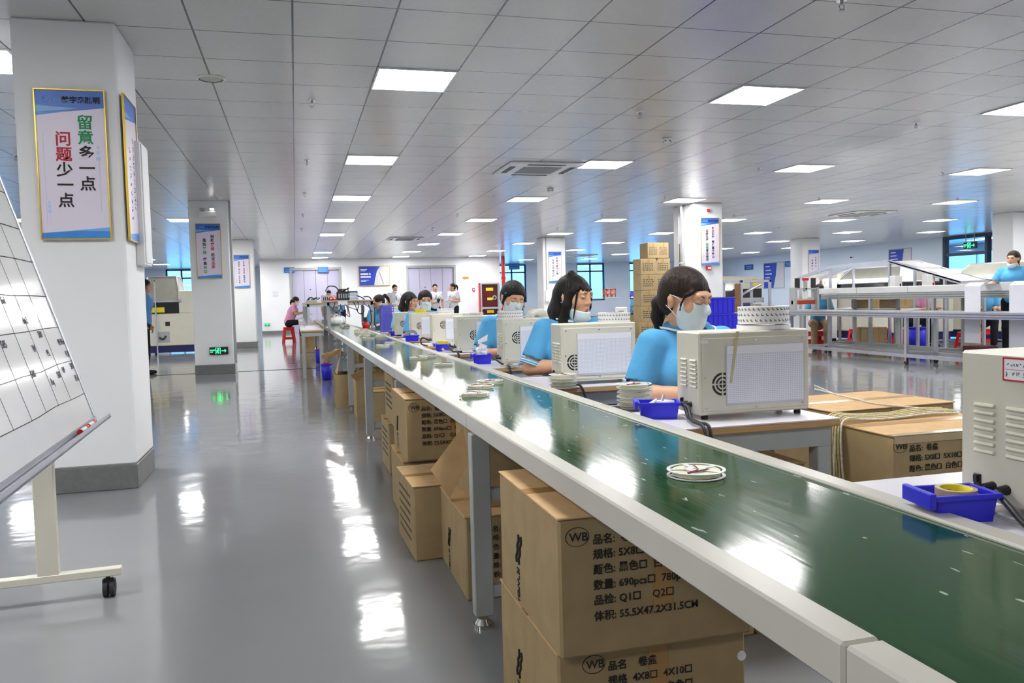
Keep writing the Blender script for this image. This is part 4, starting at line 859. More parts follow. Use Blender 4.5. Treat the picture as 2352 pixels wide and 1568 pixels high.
class SDF:
    """list of shapes: union / cut / keep with smooth blends, each shape in an optional frame (R, o)"""
    def __init__(s, fr=None): s.p = []; s.fr = fr
    def _f(s, fr): return fr if fr is not None else s.fr
    def cap(s, a, b, r0, r1=None, k=.02, op='u', fr=None): s.p.append(('c', np.array(a, float), np.array(b, float), r0, r0 if r1 is None else r1, k, op, s._f(fr))); return s
    def ell(s, c, r, k=.02, op='u', fr=None): s.p.append(('e', np.array(c, float), np.array(r, float), 0, 0, k, op, s._f(fr))); return s
    def plane(s, o, n, k=.004, op='i', fr=None): s.p.append(('p', np.array(o, float), np.array(n, float)/np.linalg.norm(n), 0, 0, k, op, s._f(fr))); return s
    def chain(s, pts, rs, k=.015, op='u', fr=None):
        for a, b, r0, r1 in zip(pts[:-1], pts[1:], rs[:-1], rs[1:]): s.cap(a, b, r0, r1, k, op, fr)
        return s
    def bounds(s):
        lo = np.full(3, 9.); hi = np.full(3, -9.)
        for q in s.p:
            if q[6] != 'u': continue
            for c, r in (((q[1], q[3]), (q[2], q[4])) if q[0] == 'c' else ((q[1], max(q[2])),)):
                w_ = q[7][0] @ c+q[7][1] if q[7] else c; lo = np.minimum(lo, w_-r); hi = np.maximum(hi, w_+r)
        return lo-.025, hi+.025
    def mesh(s, h):
        lo, hi = s.bounds(); n = np.ceil((hi-lo)/h).astype(int)+2
        ax = [lo[i]+h*np.arange(n[i], dtype=np.float32) for i in range(3)]
        F = np.full(tuple(n), .5, np.float32)
        for q in s.p:
            ty, a, b, r0, r1, k, op, fr = q
            if op == 'u' or op == 's':
                pts = [a-r0, a+r0, b-r1, b+r1] if ty == 'c' else [a-max(b), a+max(b)]
                if ty == 'c': cs_ = ((a, r0), (b, r1))
                else: cs_ = ((a, max(b) if ty == 'e' else 5),)
                l_ = np.full(3, 9.); h_ = np.full(3, -9.)
                for c, r in cs_:
                    w_ = fr[0] @ c+fr[1] if fr else c; l_ = np.minimum(l_, w_-r); h_ = np.maximum(h_, w_+r)
                l_ -= .02+k; h_ += .02+k
                i0 = np.clip(((l_-lo)/h).astype(int), 0, n-1); i1 = np.clip(((h_-lo)/h).astype(int)+2, 1, n)
            else: i0 = np.zeros(3, int); i1 = n
            sl = tuple(slice(i0[i], i1[i]) for i in range(3))
            X, Y, Z = np.meshgrid(ax[0][sl[0]], ax[1][sl[1]], ax[2][sl[2]], indexing='ij')
            if fr:
                X = X-np.float32(fr[1][0]); Y = Y-np.float32(fr[1][1]); Z = Z-np.float32(fr[1][2]); R = fr[0].astype(np.float32)
                X, Y, Z = R[0, 0]*X+R[1, 0]*Y+R[2, 0]*Z, R[0, 1]*X+R[1, 1]*Y+R[2, 1]*Z, R[0, 2]*X+R[1, 2]*Y+R[2, 2]*Z
            if ty == 'c':
                d = (b-a).astype(np.float32); dd = max(float(d @ d), 1e-9)
                t = np.clip(((X-a[0])*d[0]+(Y-a[1])*d[1]+(Z-a[2])*d[2])/dd, 0, 1)
                D = np.sqrt((X-a[0]-t*d[0])**2+(Y-a[1]-t*d[1])**2+(Z-a[2]-t*d[2])**2)-(r0+(r1-r0)*t)
            elif ty == 'e':
                x, y, z = (X-a[0])/b[0], (Y-a[1])/b[1], (Z-a[2])/b[2]; k0 = np.sqrt(x*x+y*y+z*z); k1 = np.sqrt((x/b[0])**2+(y/b[1])**2+(z/b[2])**2)+1e-6; D = k0*(k0-1)/k1
            else: D = (X-a[0])*b[0]+(Y-a[1])*b[1]+(Z-a[2])*b[2]
            G = F[sl]
            if op == 's': D = -D
            if op == 'u':
                hh = np.clip(.5+.5*(G-D)/k, 0, 1); F[sl] = G+(D-G)*hh-k*hh*(1-hh)
            else:
                hh = np.clip(.5-.5*(G-D)/k, 0, 1); F[sl] = G+(D-G)*hh+k*hh*(1-hh)
        return nets(F, lo, h)
def sdf_obj(name, parts, mats, parent, mis=None):
    me = bpy.data.meshes.new(name); V = []; Q = []; o = 0; mi = []
    for i, (v, q) in enumerate(parts): V.append(v); Q.append(q+o); o += len(v); mi += [mis[i] if mis else 0]*len(q)
    V = np.concatenate(V); Q = np.concatenate(Q)
    me.from_pydata(V.tolist(), [], Q.tolist())
    for m in (mats if isinstance(mats, list) else [mats]): me.materials.append(m)
    me.polygons.foreach_set('material_index', mi); me.polygons.foreach_set('use_smooth', [True]*len(Q)); me.update()
    ob = bpy.data.objects.new(name, me); COL.objects.link(ob)
    if parent is not None: ob.parent = parent
    return ob
def rot_ypr(yaw, pitch=0, roll=0):
    """yaw turns the gaze to +X, pitch lowers it, roll tips the head towards +X"""
    return np.array(Matrix.Rotation(yaw, 3, 'Z') @ Matrix.Rotation(pitch, 3, 'X') @ Matrix.Rotation(roll, 3, 'Y'))
def V3(*a): return np.array(a, float)

def head_skin(S, fr, male=False, near=False):
    c = lambda *a, **k: S.cap(*a, fr=fr, **k); e = lambda *a, **k: S.ell(*a, fr=fr, **k)
    j = 1.06 if male else 1
    e((0, .020, .035), (.073, .090, .076)); e((0, -.022, -.025), (.0605*j, .066, .080), k=.03); e((0, -.036, -.076), (.042*j, .042, .034), k=.025); e((0, -.070, -.097), (.018, .018, .015), k=.02)
    for s in (-1, 1):
        e((s*.038, -.050, -.022), (.024, .022, .026), k=.02); e((s*.074, .016, -.014), (.008, .015, .025), k=.006); e((s*.079, .020, .000), (.006, .012, .014), k=.006)
    c((-.034, -.074, .030), (.034, -.074, .030), .012, k=.02)
    if near:
        for s in (-1, 1): e((s*.031, -.096, .010), (.017, .017, .0085), k=.012, op='s')
        for s in (-1, 1): e((s*.031, -.0745, .008), (.0150, .0120, .0105), k=.004)
    c((0, -.084, .018), (0, -.102, -.020), .0072, .0105, k=.012)
    for s in (-1, 1): e((s*.0105, -.092, -.026), (.0085, .010, .0075), k=.006)
    if near:
        e((0, -.082, -.053), (.021, .012, .0055), k=.005); e((0, -.081, -.0625), (.018, .011, .0065), k=.005); c((-.019, -.092, -.0578), (.019, -.092, -.0578), .0014, k=.003, op='s')
def hand(S, wr, d, up, curl=.5, side=1):
    """five-finger hand: wrist, pointing direction, back-of-hand normal"""
    d = d/np.linalg.norm(d); up = up-d*(up @ d); up = up/np.linalg.norm(up); x = np.cross(d, up)*side
    S.cap(wr, wr+d*.035, .020, .024, k=.015); S.cap(wr+d*.03-x*.022, wr+d*.078-x*.027, .013, .012, k=.012); S.cap(wr+d*.03+x*.018, wr+d*.076+x*.024, .014, .012, k=.012); S.cap(wr+d*.03, wr+d*.078, .016, .013, k=.012)
    for i, (o, l) in enumerate(((-.029, .062), (-.010, .074), (.009, .070), (.027, .054))):
        a = wr+d*.078+x*o; ang = 0; p = a
        for q, f in enumerate((.44, .32, .24)):
            ang += curl*(.6, 1.0, .7)[q]; dd = d*math.cos(ang)-up*math.sin(ang); n = p+dd*l*f; S.cap(p, n, .0088-.0012*q, .0080-.0012*q, k=.004); p = n
    a = wr+d*.022-x*.024; b = a+(d*.55-x*.75-up*.35)*.042; S.cap(a, b, .0125, .010, k=.01); S.cap(b, b+(d*.85-x*.15-up*.4)*.034, .0095, .0078, k=.004)

def person(label, loc, rz, pose='sit', head=(0, 0, 0), hair='bob', hairm=None, shirt=None, pants=None, mask=None, res=.012, hres=None, male=False, arms=None, lean=.06, scale=1.0, legs=True, lanyard=False, collar=True, hoff=(0, 0, 0), glove=False, near=False, shoe=None, sleeve=.62, knee=.42, height=None):
    """local: on the floor, facing -Y, own right hand at -X.  arms: {'L': (elbow, wrist, handdir, up, curl), 'R': ...}"""
    t = thing('person', label, 'person', loc, rz); t.scale = (scale,)*3
    hres = hres or res; shirt = shirt or M_shirt; pants = pants or M_navy; hairm = hairm or M_hair
    if pose == 'sit': hip = V3(0, .02, .50)
    else: hip = V3(0, 0, .90)
    ch = hip+V3(0, -lean*.9, .30); nk = hip+V3(0, -lean*1.25, .485); sw = .185 if male else .165
    hd = nk+V3(0, -.035-lean*.3, .125)+V3(*hoff); R = rot_ypr(*head); fr = (R, hd)
    sh = {'L': nk+V3(sw, .005, -.045), 'R': nk+V3(-sw, .005, -.045)}
    A = {'L': (sh['L']+V3(.06, -.08, -.255), sh['L']+V3(-.05, -.30, -.20), V3(-.3, -1, 0), V3(0, 0, 1), .6), 'R': (sh['R']+V3(-.06, -.08, -.255), sh['R']+V3(.05, -.30, -.20), V3(.3, -1, 0), V3(0, 0, 1), .6)}
    if pose == 'stand':
        for s_, q in (('L', 1), ('R', -1)): A[s_] = (sh[s_]+V3(q*.05, .02, -.27), sh[s_]+V3(q*.05, -.05, -.50), V3(0, -.1, -1), V3(q, 0, 0), .3)
    A.update({k: tuple(v) for k, v in (arms or {}).items()})
    if pose == 'sit': L = {s: (hip+V3(s*.09, -.02, -.01), V3(s*.11, hip[1]-knee, .50), V3(s*.11, hip[1]-knee+.03, .085)) for s in (1, -1)}
    else: L = {s: (hip+V3(s*.085, 0, -.03), V3(s*.09, -.012, .48), V3(s*.095, .01, .085)) for s in (1, -1)}
    # skin: head on its own finer grid, the rest below the collar
    B = SDF()
    B.cap(hd+R @ V3(0, .022, -.05), nk+V3(0, .005, -.02), .050*(1.1 if male else 1), .056, k=.02); B.cap(nk+V3(0, 0, -.02), ch, .07, .105, k=.05); B.cap(ch, hip, .105, .12, k=.05)
    for s in 'LR':
        el, wr, dd, up, cu = A[s]; B.cap(sh[s], el, .046, .038, k=.03); B.chain([el, el+(wr-el)*.35, wr], [.039, .040, .026], k=.012)
        if not (glove and s == 'L'): hand(B, wr, np.array(dd, float), np.array(up, float), cu, 1 if s == 'R' else -1)
    if legs:
        for s in (1, -1):
            a, b, c = L[s]; B.cap(a, b, .07, .05, k=.03); B.cap(b, c, .050, .036, k=.02); B.cap(c+V3(0, .03, -.05), c+V3(0, -.13, -.055), .034, .030, k=.02)
    H = SDF(); head_skin(H, fr, male, near); H.cap(hd+R @ V3(0, .022, -.04), nk+V3(0, .004, -.03), .049*(1.1 if male else 1), .055, k=.02)
    H.plane(nk+V3(0, 0, -.02), (0, -.2, -1))
    sdf_obj('body', [B.mesh(res), H.mesh(hres)], M_skin, t)
    # shirt
    T = SDF(); T.cap(nk+V3(0, .0, -.045), ch, .085, .128, k=.06); T.cap(ch, hip+V3(0, 0, .02), .130, .142, k=.06); T.ell(ch+V3(0, -.025, .03), (.155 if not male else .175, .125, .14), k=.05); T.cap(sh['R']+V3(.02, 0, -.004), sh['L']+V3(-.02, 0, -.004), .053, k=.05)
    if not male: T.ell(ch+V3(0, -.070, .02), (.115, .06, .07), k=.08)
    T.plane(hip+V3(0, 0, -.06 if pose == 'stand' else -.02), (0, 0, -1), k=.01)
    sl_end = {}
    for s in 'LR':
        el = A[s][0]; e2 = sh[s]+(el-sh[s])*(sleeve+.2); sl_end[s] = (sh[s]+(el-sh[s])*(sleeve+.18), (el-sh[s])/np.linalg.norm(el-sh[s]))
        T.cap(sh[s], sl_end[s][0], .055, .062, k=.03)
    T.ell(nk+V3(0, -.01, .045), (.062, .062, .075), k=.012, op='s')
    for s in 'LR': T.cap(sl_end[s][0]+sl_end[s][1]*.035, sl_end[s][0]+sl_end[s][1]*.10, .075, k=.004, op='s')
    sdf_obj('shirt', [T.mesh(res*.9)], shirt, t)
    if near or res < .008:
        cl = MB(); cw = MB(); n = 28
        for mb_, z0, z1, r0, r1, dr in ((cl, .046, .010, .060, .106, 0), (cw, .016, .011, .1035, .1065, .0016)):
            vs = []
            for i in range(n+1):
                a = -PI/2+.30+(2*PI-.60)*i/n; f = 1+.15*max(0, -math.sin(a)); dip = .050*max(0, -math.sin(a))**1.5
                for (r, z) in ((r0, z0), ((r0+r1)/2+.004, (z0+z1)/2+.006), (r1, z1)): vs.append(nk+V3(math.cos(a)*(r+dr), .006+math.sin(a)*(r+dr)*f, z-dip*(1 if z < .01 else .45)))
            mb_.add(vs, [(i*3+j, (i+1)*3+j, (i+1)*3+j+1, i*3+j+1) for i in range(n) for j in range(2)], 0, True)
        c_ = cl.build('collar', shirt, t); cw.build('collar_stripe', M_white, c_)
        for s in 'LR':
            p, d = sl_end[s]; c2 = MB(); Mx = Vector(d).to_track_quat('Z', 'Y').to_matrix().to_4x4(); Mx.translation = Vector(p)
            c2.lathe([(.0635, -.002), (.0655, .004), (.0655, .022), (.063, .026)], n=30, M=Mx); cf = c2.build('sleeve_cuff', shirt, t)
            w2 = MB(); w2.lathe([(.0657, .006), (.0664, .0085), (.0657, .011)], n=30, M=Mx).lathe([(.0652, .018), (.0660, .0205), (.0652, .023)], n=30, M=Mx); w2.build('cuff_stripe', M_white, cf)
    if legs:
        P = SDF(); P.cap(hip+V3(0, 0, .03), hip+V3(0, 0, -.02), .133, .13, k=.04)
        for s in (1, -1):
            a, b, c = L[s]; P.cap(a, b, .088, .066, k=.04); P.cap(b, c+V3(0, 0, .0), .066, .054, k=.02)
        P.plane((0, 0, .075), (0, 0, -1), k=.005); sdf_obj('trousers', [P.mesh(res)], pants, t)
        F = SDF()
        for s in (1, -1): c = L[s][2]; F.cap(c+V3(0, .03, -.045), c+V3(0, -.14, -.052), .041, .034, k=.02)
        F.plane((0, 0, .002), (0, 0, -1), k=.003); sdf_obj('shoe', [F.mesh(res)], shoe or M_navy, t)
    # hair
    K = SDF(fr); hl = {'bob': .16, 'bun': .16}.get(hair, 0)
    K.ell((0, .024, .042), (.082, .098, .083))
    if hair in ('pony', 'tail', 'bob', 'bun', 'short'):
        K.ell((0, .050, -.005), (.076, .070, .080), k=.03)
    if male: K.ell((0, .055, .0), (.070, .060, .06), k=.02)
    # fringe strands lie on the forehead
    def fy(x, z, e=.004):
        q = 1-((z-.035)/.076)**2-(x/.073)**2; y = .020-.090*math.sqrt(max(q, .05)); return (-.087*math.sqrt(max(.1, 1-(x/.068)**2)) if z < .050 else y)-e
    def lock(x0, z0, x1, z1, r0, r1):
        K.chain([(x0+(x1-x0)*t, fy(x0+(x1-x0)*t, z0+(z1-z0)*t), z0+(z1-z0)*t) for t in (0, .35, .7, 1)], [r0, r0*.85, (r0+r1)/2, r1], k=.005)
    # open the face
    K.ell((0, -.092, -.035), (.062, .075, .082 if hair not in ('bangs', 'bob') else .080), k=.012, op='s'); K.ell((0, -.060, -.10), (.085, .090, .085), k=.01, op='s')
    if hair in ('pony', 'tail', 'men'):
        for s in (-1, 1): K.ell((s*.085, -.004, -.03), (.030, .034, .05), k=.01, op='s')
    if hair in ('pony', 'tail'):
        K.chain([(0, .100, -.015), (0, .122, -.045), (.003, .120, -.10), (.0, .10, -.165)] if hair == 'pony' else [(0, .11, .05), (0, .16, .045), (0, .185, -.02), (0, .18, -.11)], [.026, .030, .026, .010], k=.015)
        for s in (-1, 1): lock(s*.030, .098, s*.064, .020, .009, .005)
        if near:
            for i in range(9): lock(-.030+.0075*i, .098, -.058+.0145*i, .072-.034*(abs(i-4)/4)**1.5, .008, .0018)
            for s in (-1, 1): K.chain([(s*.068, -.040, .03), (s*.073, -.030, -.01), (s*.071, -.030, -.055)], [.005, .004, .0015], k=.004)
    if hair == 'bob':
        for s in (-1, 1): K.chain([(s*.070, -.015, .03), (s*.078, -.010, -.04), (s*.074, .012, -.13), (s*.066, .020, -.165)], [.022, .022, .024, .010], k=.02)
        K.chain([(0, .09, 0), (0, .105, -.09), (0, .095, -.17)], [.05, .055, .03], k=.04); K.ell((0, .075, -.09), (.080, .055, .09), k=.02)
        for i in range(13): lock(-.040+.0067*i, .098, -.060+.010*i, .040-.012*(abs(i-6)/6)+.005*math.sin(i*2.1), .0085, .0030)
        for s in (-1, 1): K.chain([(s*.064, -.062, .03), (s*.069, -.058, -.05), (s*.066, -.05, -.115)], [.007, .005, .003], k=.006)
        if near: K.chain([(-.03, .03, .115), (0, .035, .124), (.03, .04, .115)], [.014, .015, .014], k=.02)
    if hair == 'short':
        for i in range(11): lock(-.042+.0084*i, .098, -.058+.0116*i, .064-.020*(abs(i-5)/5)**2+.005*math.sin(i*1.9), .009, .003)
        for s in (-1, 1): K.cap((s*.074, -.024, .03), (s*.076, -.008, -.035), .012, .008, k=.012)
    sdf_obj('hair', [K.mesh(max(hres, .0042))], hairm, t)
    # face mask
    if mask:
        Mk = SDF(fr); up = 0 if mask == 'up' else -.052
        if mask == 'up':
            Mk.ell((0, -.024, -.030), (.0665, .0745, .083)); Mk.ell((0, -.045, -.080), (.050, .050, .040), k=.025); Mk.cap((0, -.090, .004), (0, -.104, -.022), .0115, .015, k=.015)
            Mk.plane((0, -.09, .004), (0, -.22, 1), k=.003); Mk.plane((0, 0, -.112), (0, .25, -1), k=.004); Mk.plane((0, -.010, 0), (0, 1, 0), k=.003)
            Mk.ell((0, -.018, -.030), (.0615, .066, .079), k=.002, op='s')
        else:
            Mk.ell((0, -.028, -.060), (.066, .068, .070)); Mk.ell((0, -.050, -.100), (.050, .048, .034), k=.025)
            Mk.plane((0, -.09, -.072), (0, -.20, 1), k=.003); Mk.plane((0, 0, -.140), (0, .1, -1), k=.004); Mk.plane((0, -.008, 0), (0, 1, 0), k=.003)
        mo = sdf_obj('face_mask', [Mk.mesh(max(hres*.8, .0034))], M_mask, t)
        if near or res < .009:
            lp = MB(); W = Matrix.Translation(hd.tolist()) @ Matrix(R.tolist()).to_4x4()
            for s in (-1, 1):
                lp.tube([(s*.058, -.040, -.012+up*1.2), (s*.073, -.010, .010+up*.5), (s*.085, .022, .016)], .0014, 5); lp.tube([(s*.052, -.040, -.088+up*.4), (s*.074, -.004, -.050), (s*.084, .030, -.028)], .0014, 5)
            lp.xf(W).build('ear_loop', M_white, mo)
    W = Matrix.Translation(hd.tolist()) @ Matrix(R.tolist()).to_4x4(); ey = MB(); br = MB()
    for s in (-1, 1):
        if near: ey.tube([(s*.017, -.0848, .0055), (s*.024, -.0875, .0030), (s*.033, -.0872, .0026), (s*.041, -.0820, .0045), (s*.0455, -.0775, .0070)], .0011, 5)
        else: ey.tube([(s*.019, -.086, .010), (s*.031, -.0885, .0085), (s*.043, -.080, .010)], .0034, 5)
        br.tube([(s*.014, -.0870, .026), (s*.028, -.0862, .0315), (s*.046, -.0735, .028)], .0026 if near else .0032, 5)
    ey.xf(W).build('eyelash', M_lash, t); br.xf(W).build('eyebrow', M_lash, t)
    if mask != 'up':
        Lp = SDF(fr); Lp.ell((0, -.0825, -.0535), (.0195, .0125, .0048), k=.003); Lp.ell((0, -.0815, -.0628), (.0165, .0118, .0060), k=.003)
        sdf_obj('lips', [Lp.mesh(.0022 if near else .004)], M_lip, t)
    if glove:
        G = SDF(); el, wr, dd, up_, cu = A['L']; G.cap(wr-(wr-el)*.18, wr, .036, .032, k=.01); hand(G, wr, np.array(dd, float), np.array(up_, float), cu, -1)
        for q in list(G.p): pass
        G.p = [tuple([*q[:3], q[3]+.006, q[4]+.006, *q[5:]]) for q in G.p]; go = sdf_obj('knit_glove', [G.mesh(res*.8)], M_glove, t)
    if lanyard:
        ly = MB()
        for s in (-1, 1): ly.tube([nk+V3(s*.055, .0, .0), nk+V3(s*.05, -.10, -.06), ch+V3(s*.02, -.165, .06), ch+V3(0, -.172, -.06)], .005, 5)
        ly.build('lanyard', mat('blue_lanyard', s2l(40, 60, 150), .6), t); MB().box(ch[0]-.03, ch[0]+.03, ch[1]-.178, ch[1]-.174, ch[2]-.16, ch[2]-.06, b=.002).build('name_badge', M_paper, t)
    return t

# ---------------------------------------------------------------- the bench row
a_work = lambda s, dx=0: None
W1 = person('woman with dark ponytail and mask worn up, seated behind the first fan box machine', (1.50, 3.03, -.02), .08, head=(.40, .26, .0), hoff=(-.045, 0, .0), hair='pony', hairm=M_hairb, mask='up', res=.0065, hres=.0036, near=True, lean=.10,
            arms={'R': (V3(-.235, -.10, .735), V3(-.10, -.27, .755), V3(.6, -.75, 0), V3(0, 0, 1), .5), 'L': (V3(.235, -.08, .74), V3(.12, -.26, .76), V3(-.5, -.8, 0), V3(0, 0, 1), .5)})
W2 = person('woman with black bangs, mask pulled under her chin, seated behind the second fan box', (1.46, 4.32, 0), .05, head=(.52, .12, .0), hair='bob', mask='chin', res=.0075, hres=.0042, near=True, lean=.10,
            arms={'R': (V3(-.25, -.10, .73), V3(-.05, -.24, .745), V3(.8, -.5, 0), V3(0, 0, 1), .5)})
W3 = person('worker with short black hair and mask, one white gloved hand raised beside the machine', (1.47, 5.60, 0), 0, head=(.10, .34, .12), hair='short', mask='up', res=.009, hres=.0055, near=True, lean=.09, glove=True,
            arms={'L': (V3(.27, -.12, .86), V3(.17, -.26, 1.0), V3(-.9, -.45, .2), V3(0, -.3, 1), .9), 'R': (V3(-.24, -.10, .72), V3(-.12, -.26, .75), V3(.6, -.75, 0), V3(0, 0, 1), .5)})
W4 = person('masked woman with parted black hair facing the camera above the yellow tape roll', (1.43, 9.27, 0), 0, head=(-.02, .12, 0), hair='pony', mask='up', res=.013, hres=.008, near=False, lean=.08)
W5 = person('dark haired young worker in profile, furthest of the bench row beside the masked woman', (1.42, 10.45, 0), 0, head=(.85, .10, 0), hair='bob', res=.014, hres=.009, lean=.08)
def stool(x, y, label, z=.46, rz=0.0, scale=1.0):
    t = thing('plastic_stool', label, 'stool', (x, y, 0), rz, 'red plastic stools'); t.scale = (scale,)*3
    MB().box(-.15, .15, -.15, .15, z-.03, z, b=.012).cyl((0, 0, z-.001), (0, 0, z+.001), .03).build('seat', M_red, t)
    for sx_ in (-1, 1):
        for sy_ in (-1, 1):
            q = MB(); a = [(sx_*.145, sy_*.145), (sx_*.07, sy_*.145), (sx_*.145, sy_*.07)]; b_ = [(sx_*.185, sy_*.185), (sx_*.125, sy_*.185), (sx_*.185, sy_*.125)]; i_ = [(sx_*.125, sy_*.125), (sx_*.165, sy_*.165)]
            vs = [(a[1][0], a[1][1], z-.025), (a[0][0], a[0][1], z-.025), (a[2][0], a[2][1], z-.025), (b_[1][0], b_[1][1], 0), (b_[0][0], b_[0][1], 0), (b_[2][0], b_[2][1], 0), (i_[0][0], i_[0][1], z-.025), (i_[1][0], i_[1][1], 0)]
            q.add(vs, [(0, 1, 4, 3), (1, 2, 5, 4), (2, 6, 7, 5), (6, 0, 3, 7), (3, 4, 5, 7), (0, 6, 2, 1)]); q.build('leg', M_red, t)
    r_ = MB()
    for a in range(4): r_.box(-.10, .10, -.150, -.142, z-.10, z-.028, M=Matrix.Rotation(a*PI/2, 4, 'Z'))
    for a in range(4): r_.box(-.15, .15, -.172, -.160, .10, .16, M=Matrix.Rotation(a*PI/2, 4, 'Z'))
    r_.build('side_band', M_red, t); return t
for x, y, lab in ((1.50, 3.10, 'red stool under the ponytail woman'), (1.46, 4.38, 'red stool under the woman with bangs'), (1.47, 5.66, 'red stool under the gloved worker'), (1.43, 9.29, 'red stool under the masked woman of the bench row'), (1.42, 10.5, 'red stool under the furthest worker of the bench row')): stool(x, y, lab, .342)
# visitors by the lift doors
person('man in white short sleeved shirt with lanyard, standing alone left of the second lift door', (2.92, 24.6, 0), .1, 'stand', head=(.10, .12, 0), hair='men', shirt=M_shirtw, male=True, res=.018, hres=.013, lean=.02, lanyard=True, mask='chin')
person('man in white shirt holding a dark phone, standing in front of the second lift door', (4.20, 24.9, 0), 0, 'stand', head=(-.1, .05, 0), hair='men', shirt=M_shirtw, male=True, res=.018, hres=.013, lean=.02, lanyard=True,
       arms={'R': (V3(-.23, .0, 1.08), V3(-.05, -.22, 1.05), V3(.5, -.6, .3), V3(0, 0, 1), .8)})
person('woman in white shirt with high ponytail holding a white paper by the lift door', (4.72, 24.5, 0), -.9, 'stand', head=(-.35, .02, 0), hair='tail', shirt=M_shirtw, res=.018, hres=.013, lean=.02, lanyard=True,
       arms={'L': (V3(.21, .0, 1.08), V3(.06, -.24, 1.10), V3(-.4, -.7, .2), V3(0, 0, 1), .8), 'R': (V3(-.21, .0, 1.08), V3(-.04, -.24, 1.10), V3(.4, -.7, .2), V3(0, 0, 1), .8)})
for (loc, lab, m, s_) in (((4.24, 24.66, 1.06), 'dark phone held by the man at the second lift door', M_black, (.05, .12)), ((4.50, 24.28, 1.06), 'white paper held by the woman with the high ponytail', M_paper, (.09, .16))):
    t = thing('phone' if m is M_black else 'paper_sheet', lab, 'phone' if m is M_black else 'paper', loc, .3); MB().box(-s_[0], s_[0], -.006, .006, 0, s_[1], b=.003, M=Matrix.Rotation(.5, 4, 'Y')).build('slab', m, t)
# woman on the red stool, looking at her phone
pk = person('woman in pink shirt and mask seated on a red stool with her phone', (-.18, 24.3, .095), 1.45, head=(0, .45, 0), hair='pony', shirt=M_shirtp, mask='up', res=.016, hres=.011, lean=.12, knee=.40,
       arms={'L': (V3(.20, -.20, .74), V3(.04, -.42, .78), V3(-.3, -.9, .1), V3(0, 0, 1), .7), 'R': (V3(-.20, -.20, .74), V3(-.04, -.42, .78), V3(.3, -.9, .1), V3(0, 0, 1), .7)})
stool(-.22, 24.3, 'red plastic stool carrying the woman in pink at the far bench', .46, .1)
t = thing('phone', 'dark phone in the hands of the woman in pink', 'phone', (.33, 24.34, .80), 0); MB().box(-.02, .14, -.04, .04, 0, .012, b=.003).build('phone_slab', M_black, t)
# workers behind the rack
person('dark haired worker bent over at the far rack, nearer the black power supply', (1.02, 26.6, 0), .2, 'stand', head=(-.5, .3, 0), hair='men', male=True, res=.018, hres=.013, lean=.05, scale=.94)
person('dark haired worker at the far rack, head just right of another head', (1.45, 27.4, 0), 0, 'stand', head=(.4, .2, 0), hair='men', male=True, res=.018, hres=.013, lean=.05, scale=.97)
person('worker with black ponytail in light blue shirt, bent over behind the cable hung rack', (1.47, 14.0, 0), -.45, head=(-.8, .45, 0), hair='tail', res=.014, hres=.009, lean=.16)
person('worker in long blue coat standing half hidden behind the big near column', (-2.47, 14.6, 0), 1.5, 'stand', head=(0, .1, 0), hair='bob', res=.016, hres=.012, lean=.02, shirt=mat('blue_work_coat', s2l(94, 150, 206), .8, var=.05), scale=.98)
# right side
person('standing woman in light blue polo, mask under her chin, behind the white hanging strips', (10.40, 9.74, 0), -1.0, 'stand', head=(-.25, .05, 0), hair='pony', hairm=M_hairb, mask='chin', res=.011, hres=.0075, lean=.03,
       arms={'R': (V3(-.26, -.12, 1.12), V3(-.22, -.36, 1.16), V3(0, -1, 0), V3(0, 0, 1), .5)})
person('seated woman in beige trousers bent down at the red press, right side of the hall', (9.66, 13.42, 0), -.5, head=(-.1, .55, 0), hair='pony', hairm=M_hairb, pants=M_beige, res=.013, hres=.009, lean=.16)
person('worker with black hair in blue shirt seated low behind the white beam', (12.0, 11.9, 0), -.6, head=(-.3, .6, 0), hair='bob', res=.014, hres=.010, lean=.16)
person('worker in pink shirt bent down under the lit machine hood', (11.28, 12.9, 0), .3, head=(.2, .5, 0), hair='pony', shirt=M_shirtp, res=.016, hres=.012, lean=.2)
person('worker in blue shirt at the black machine just behind the poster column', (8.9, 16.1, 0), .9, 'stand', head=(.1, .3, 0), hair='men', res=.016, hres=.012, lean=.06, arms={'L': (V3(.24, -.1, 1.06), V3(.2, -.36, 1.0), V3(0, -1, 0), V3(0, 0, 1), .4), 'R': (V3(-.24, -.1, 1.06), V3(-.2, -.36, 1.0), V3(0, -1, 0), V3(0, 0, 1), .4)}, scale=.93)
person('dark haired worker far away beside the carton tower, by the blue windows', (10.1, 23.1, 0), .6, 'sit', head=(.2, .2, 0), hair='tail', res=.018, hres=.013, lean=.05)
for x, y, lab in ((9.69, 13.48, 'red stool under the seated woman in beige trousers'), (12.03, 11.97, 'red stool under the worker behind the white beam'), (10.75, 13.6, 'empty red stool behind the aluminium legs, beside a carton'), (11.2, 13.6, 'empty red stool further along the aluminium table'), (11.15, 11.3, 'red stool half hidden behind the bundle of metal bars'), (11.30, 12.98, 'red stool under the bent worker in pink'), (10.14, 23.18, 'red stool of the far worker beside the carton tower')): stool(x, y, lab, .342)
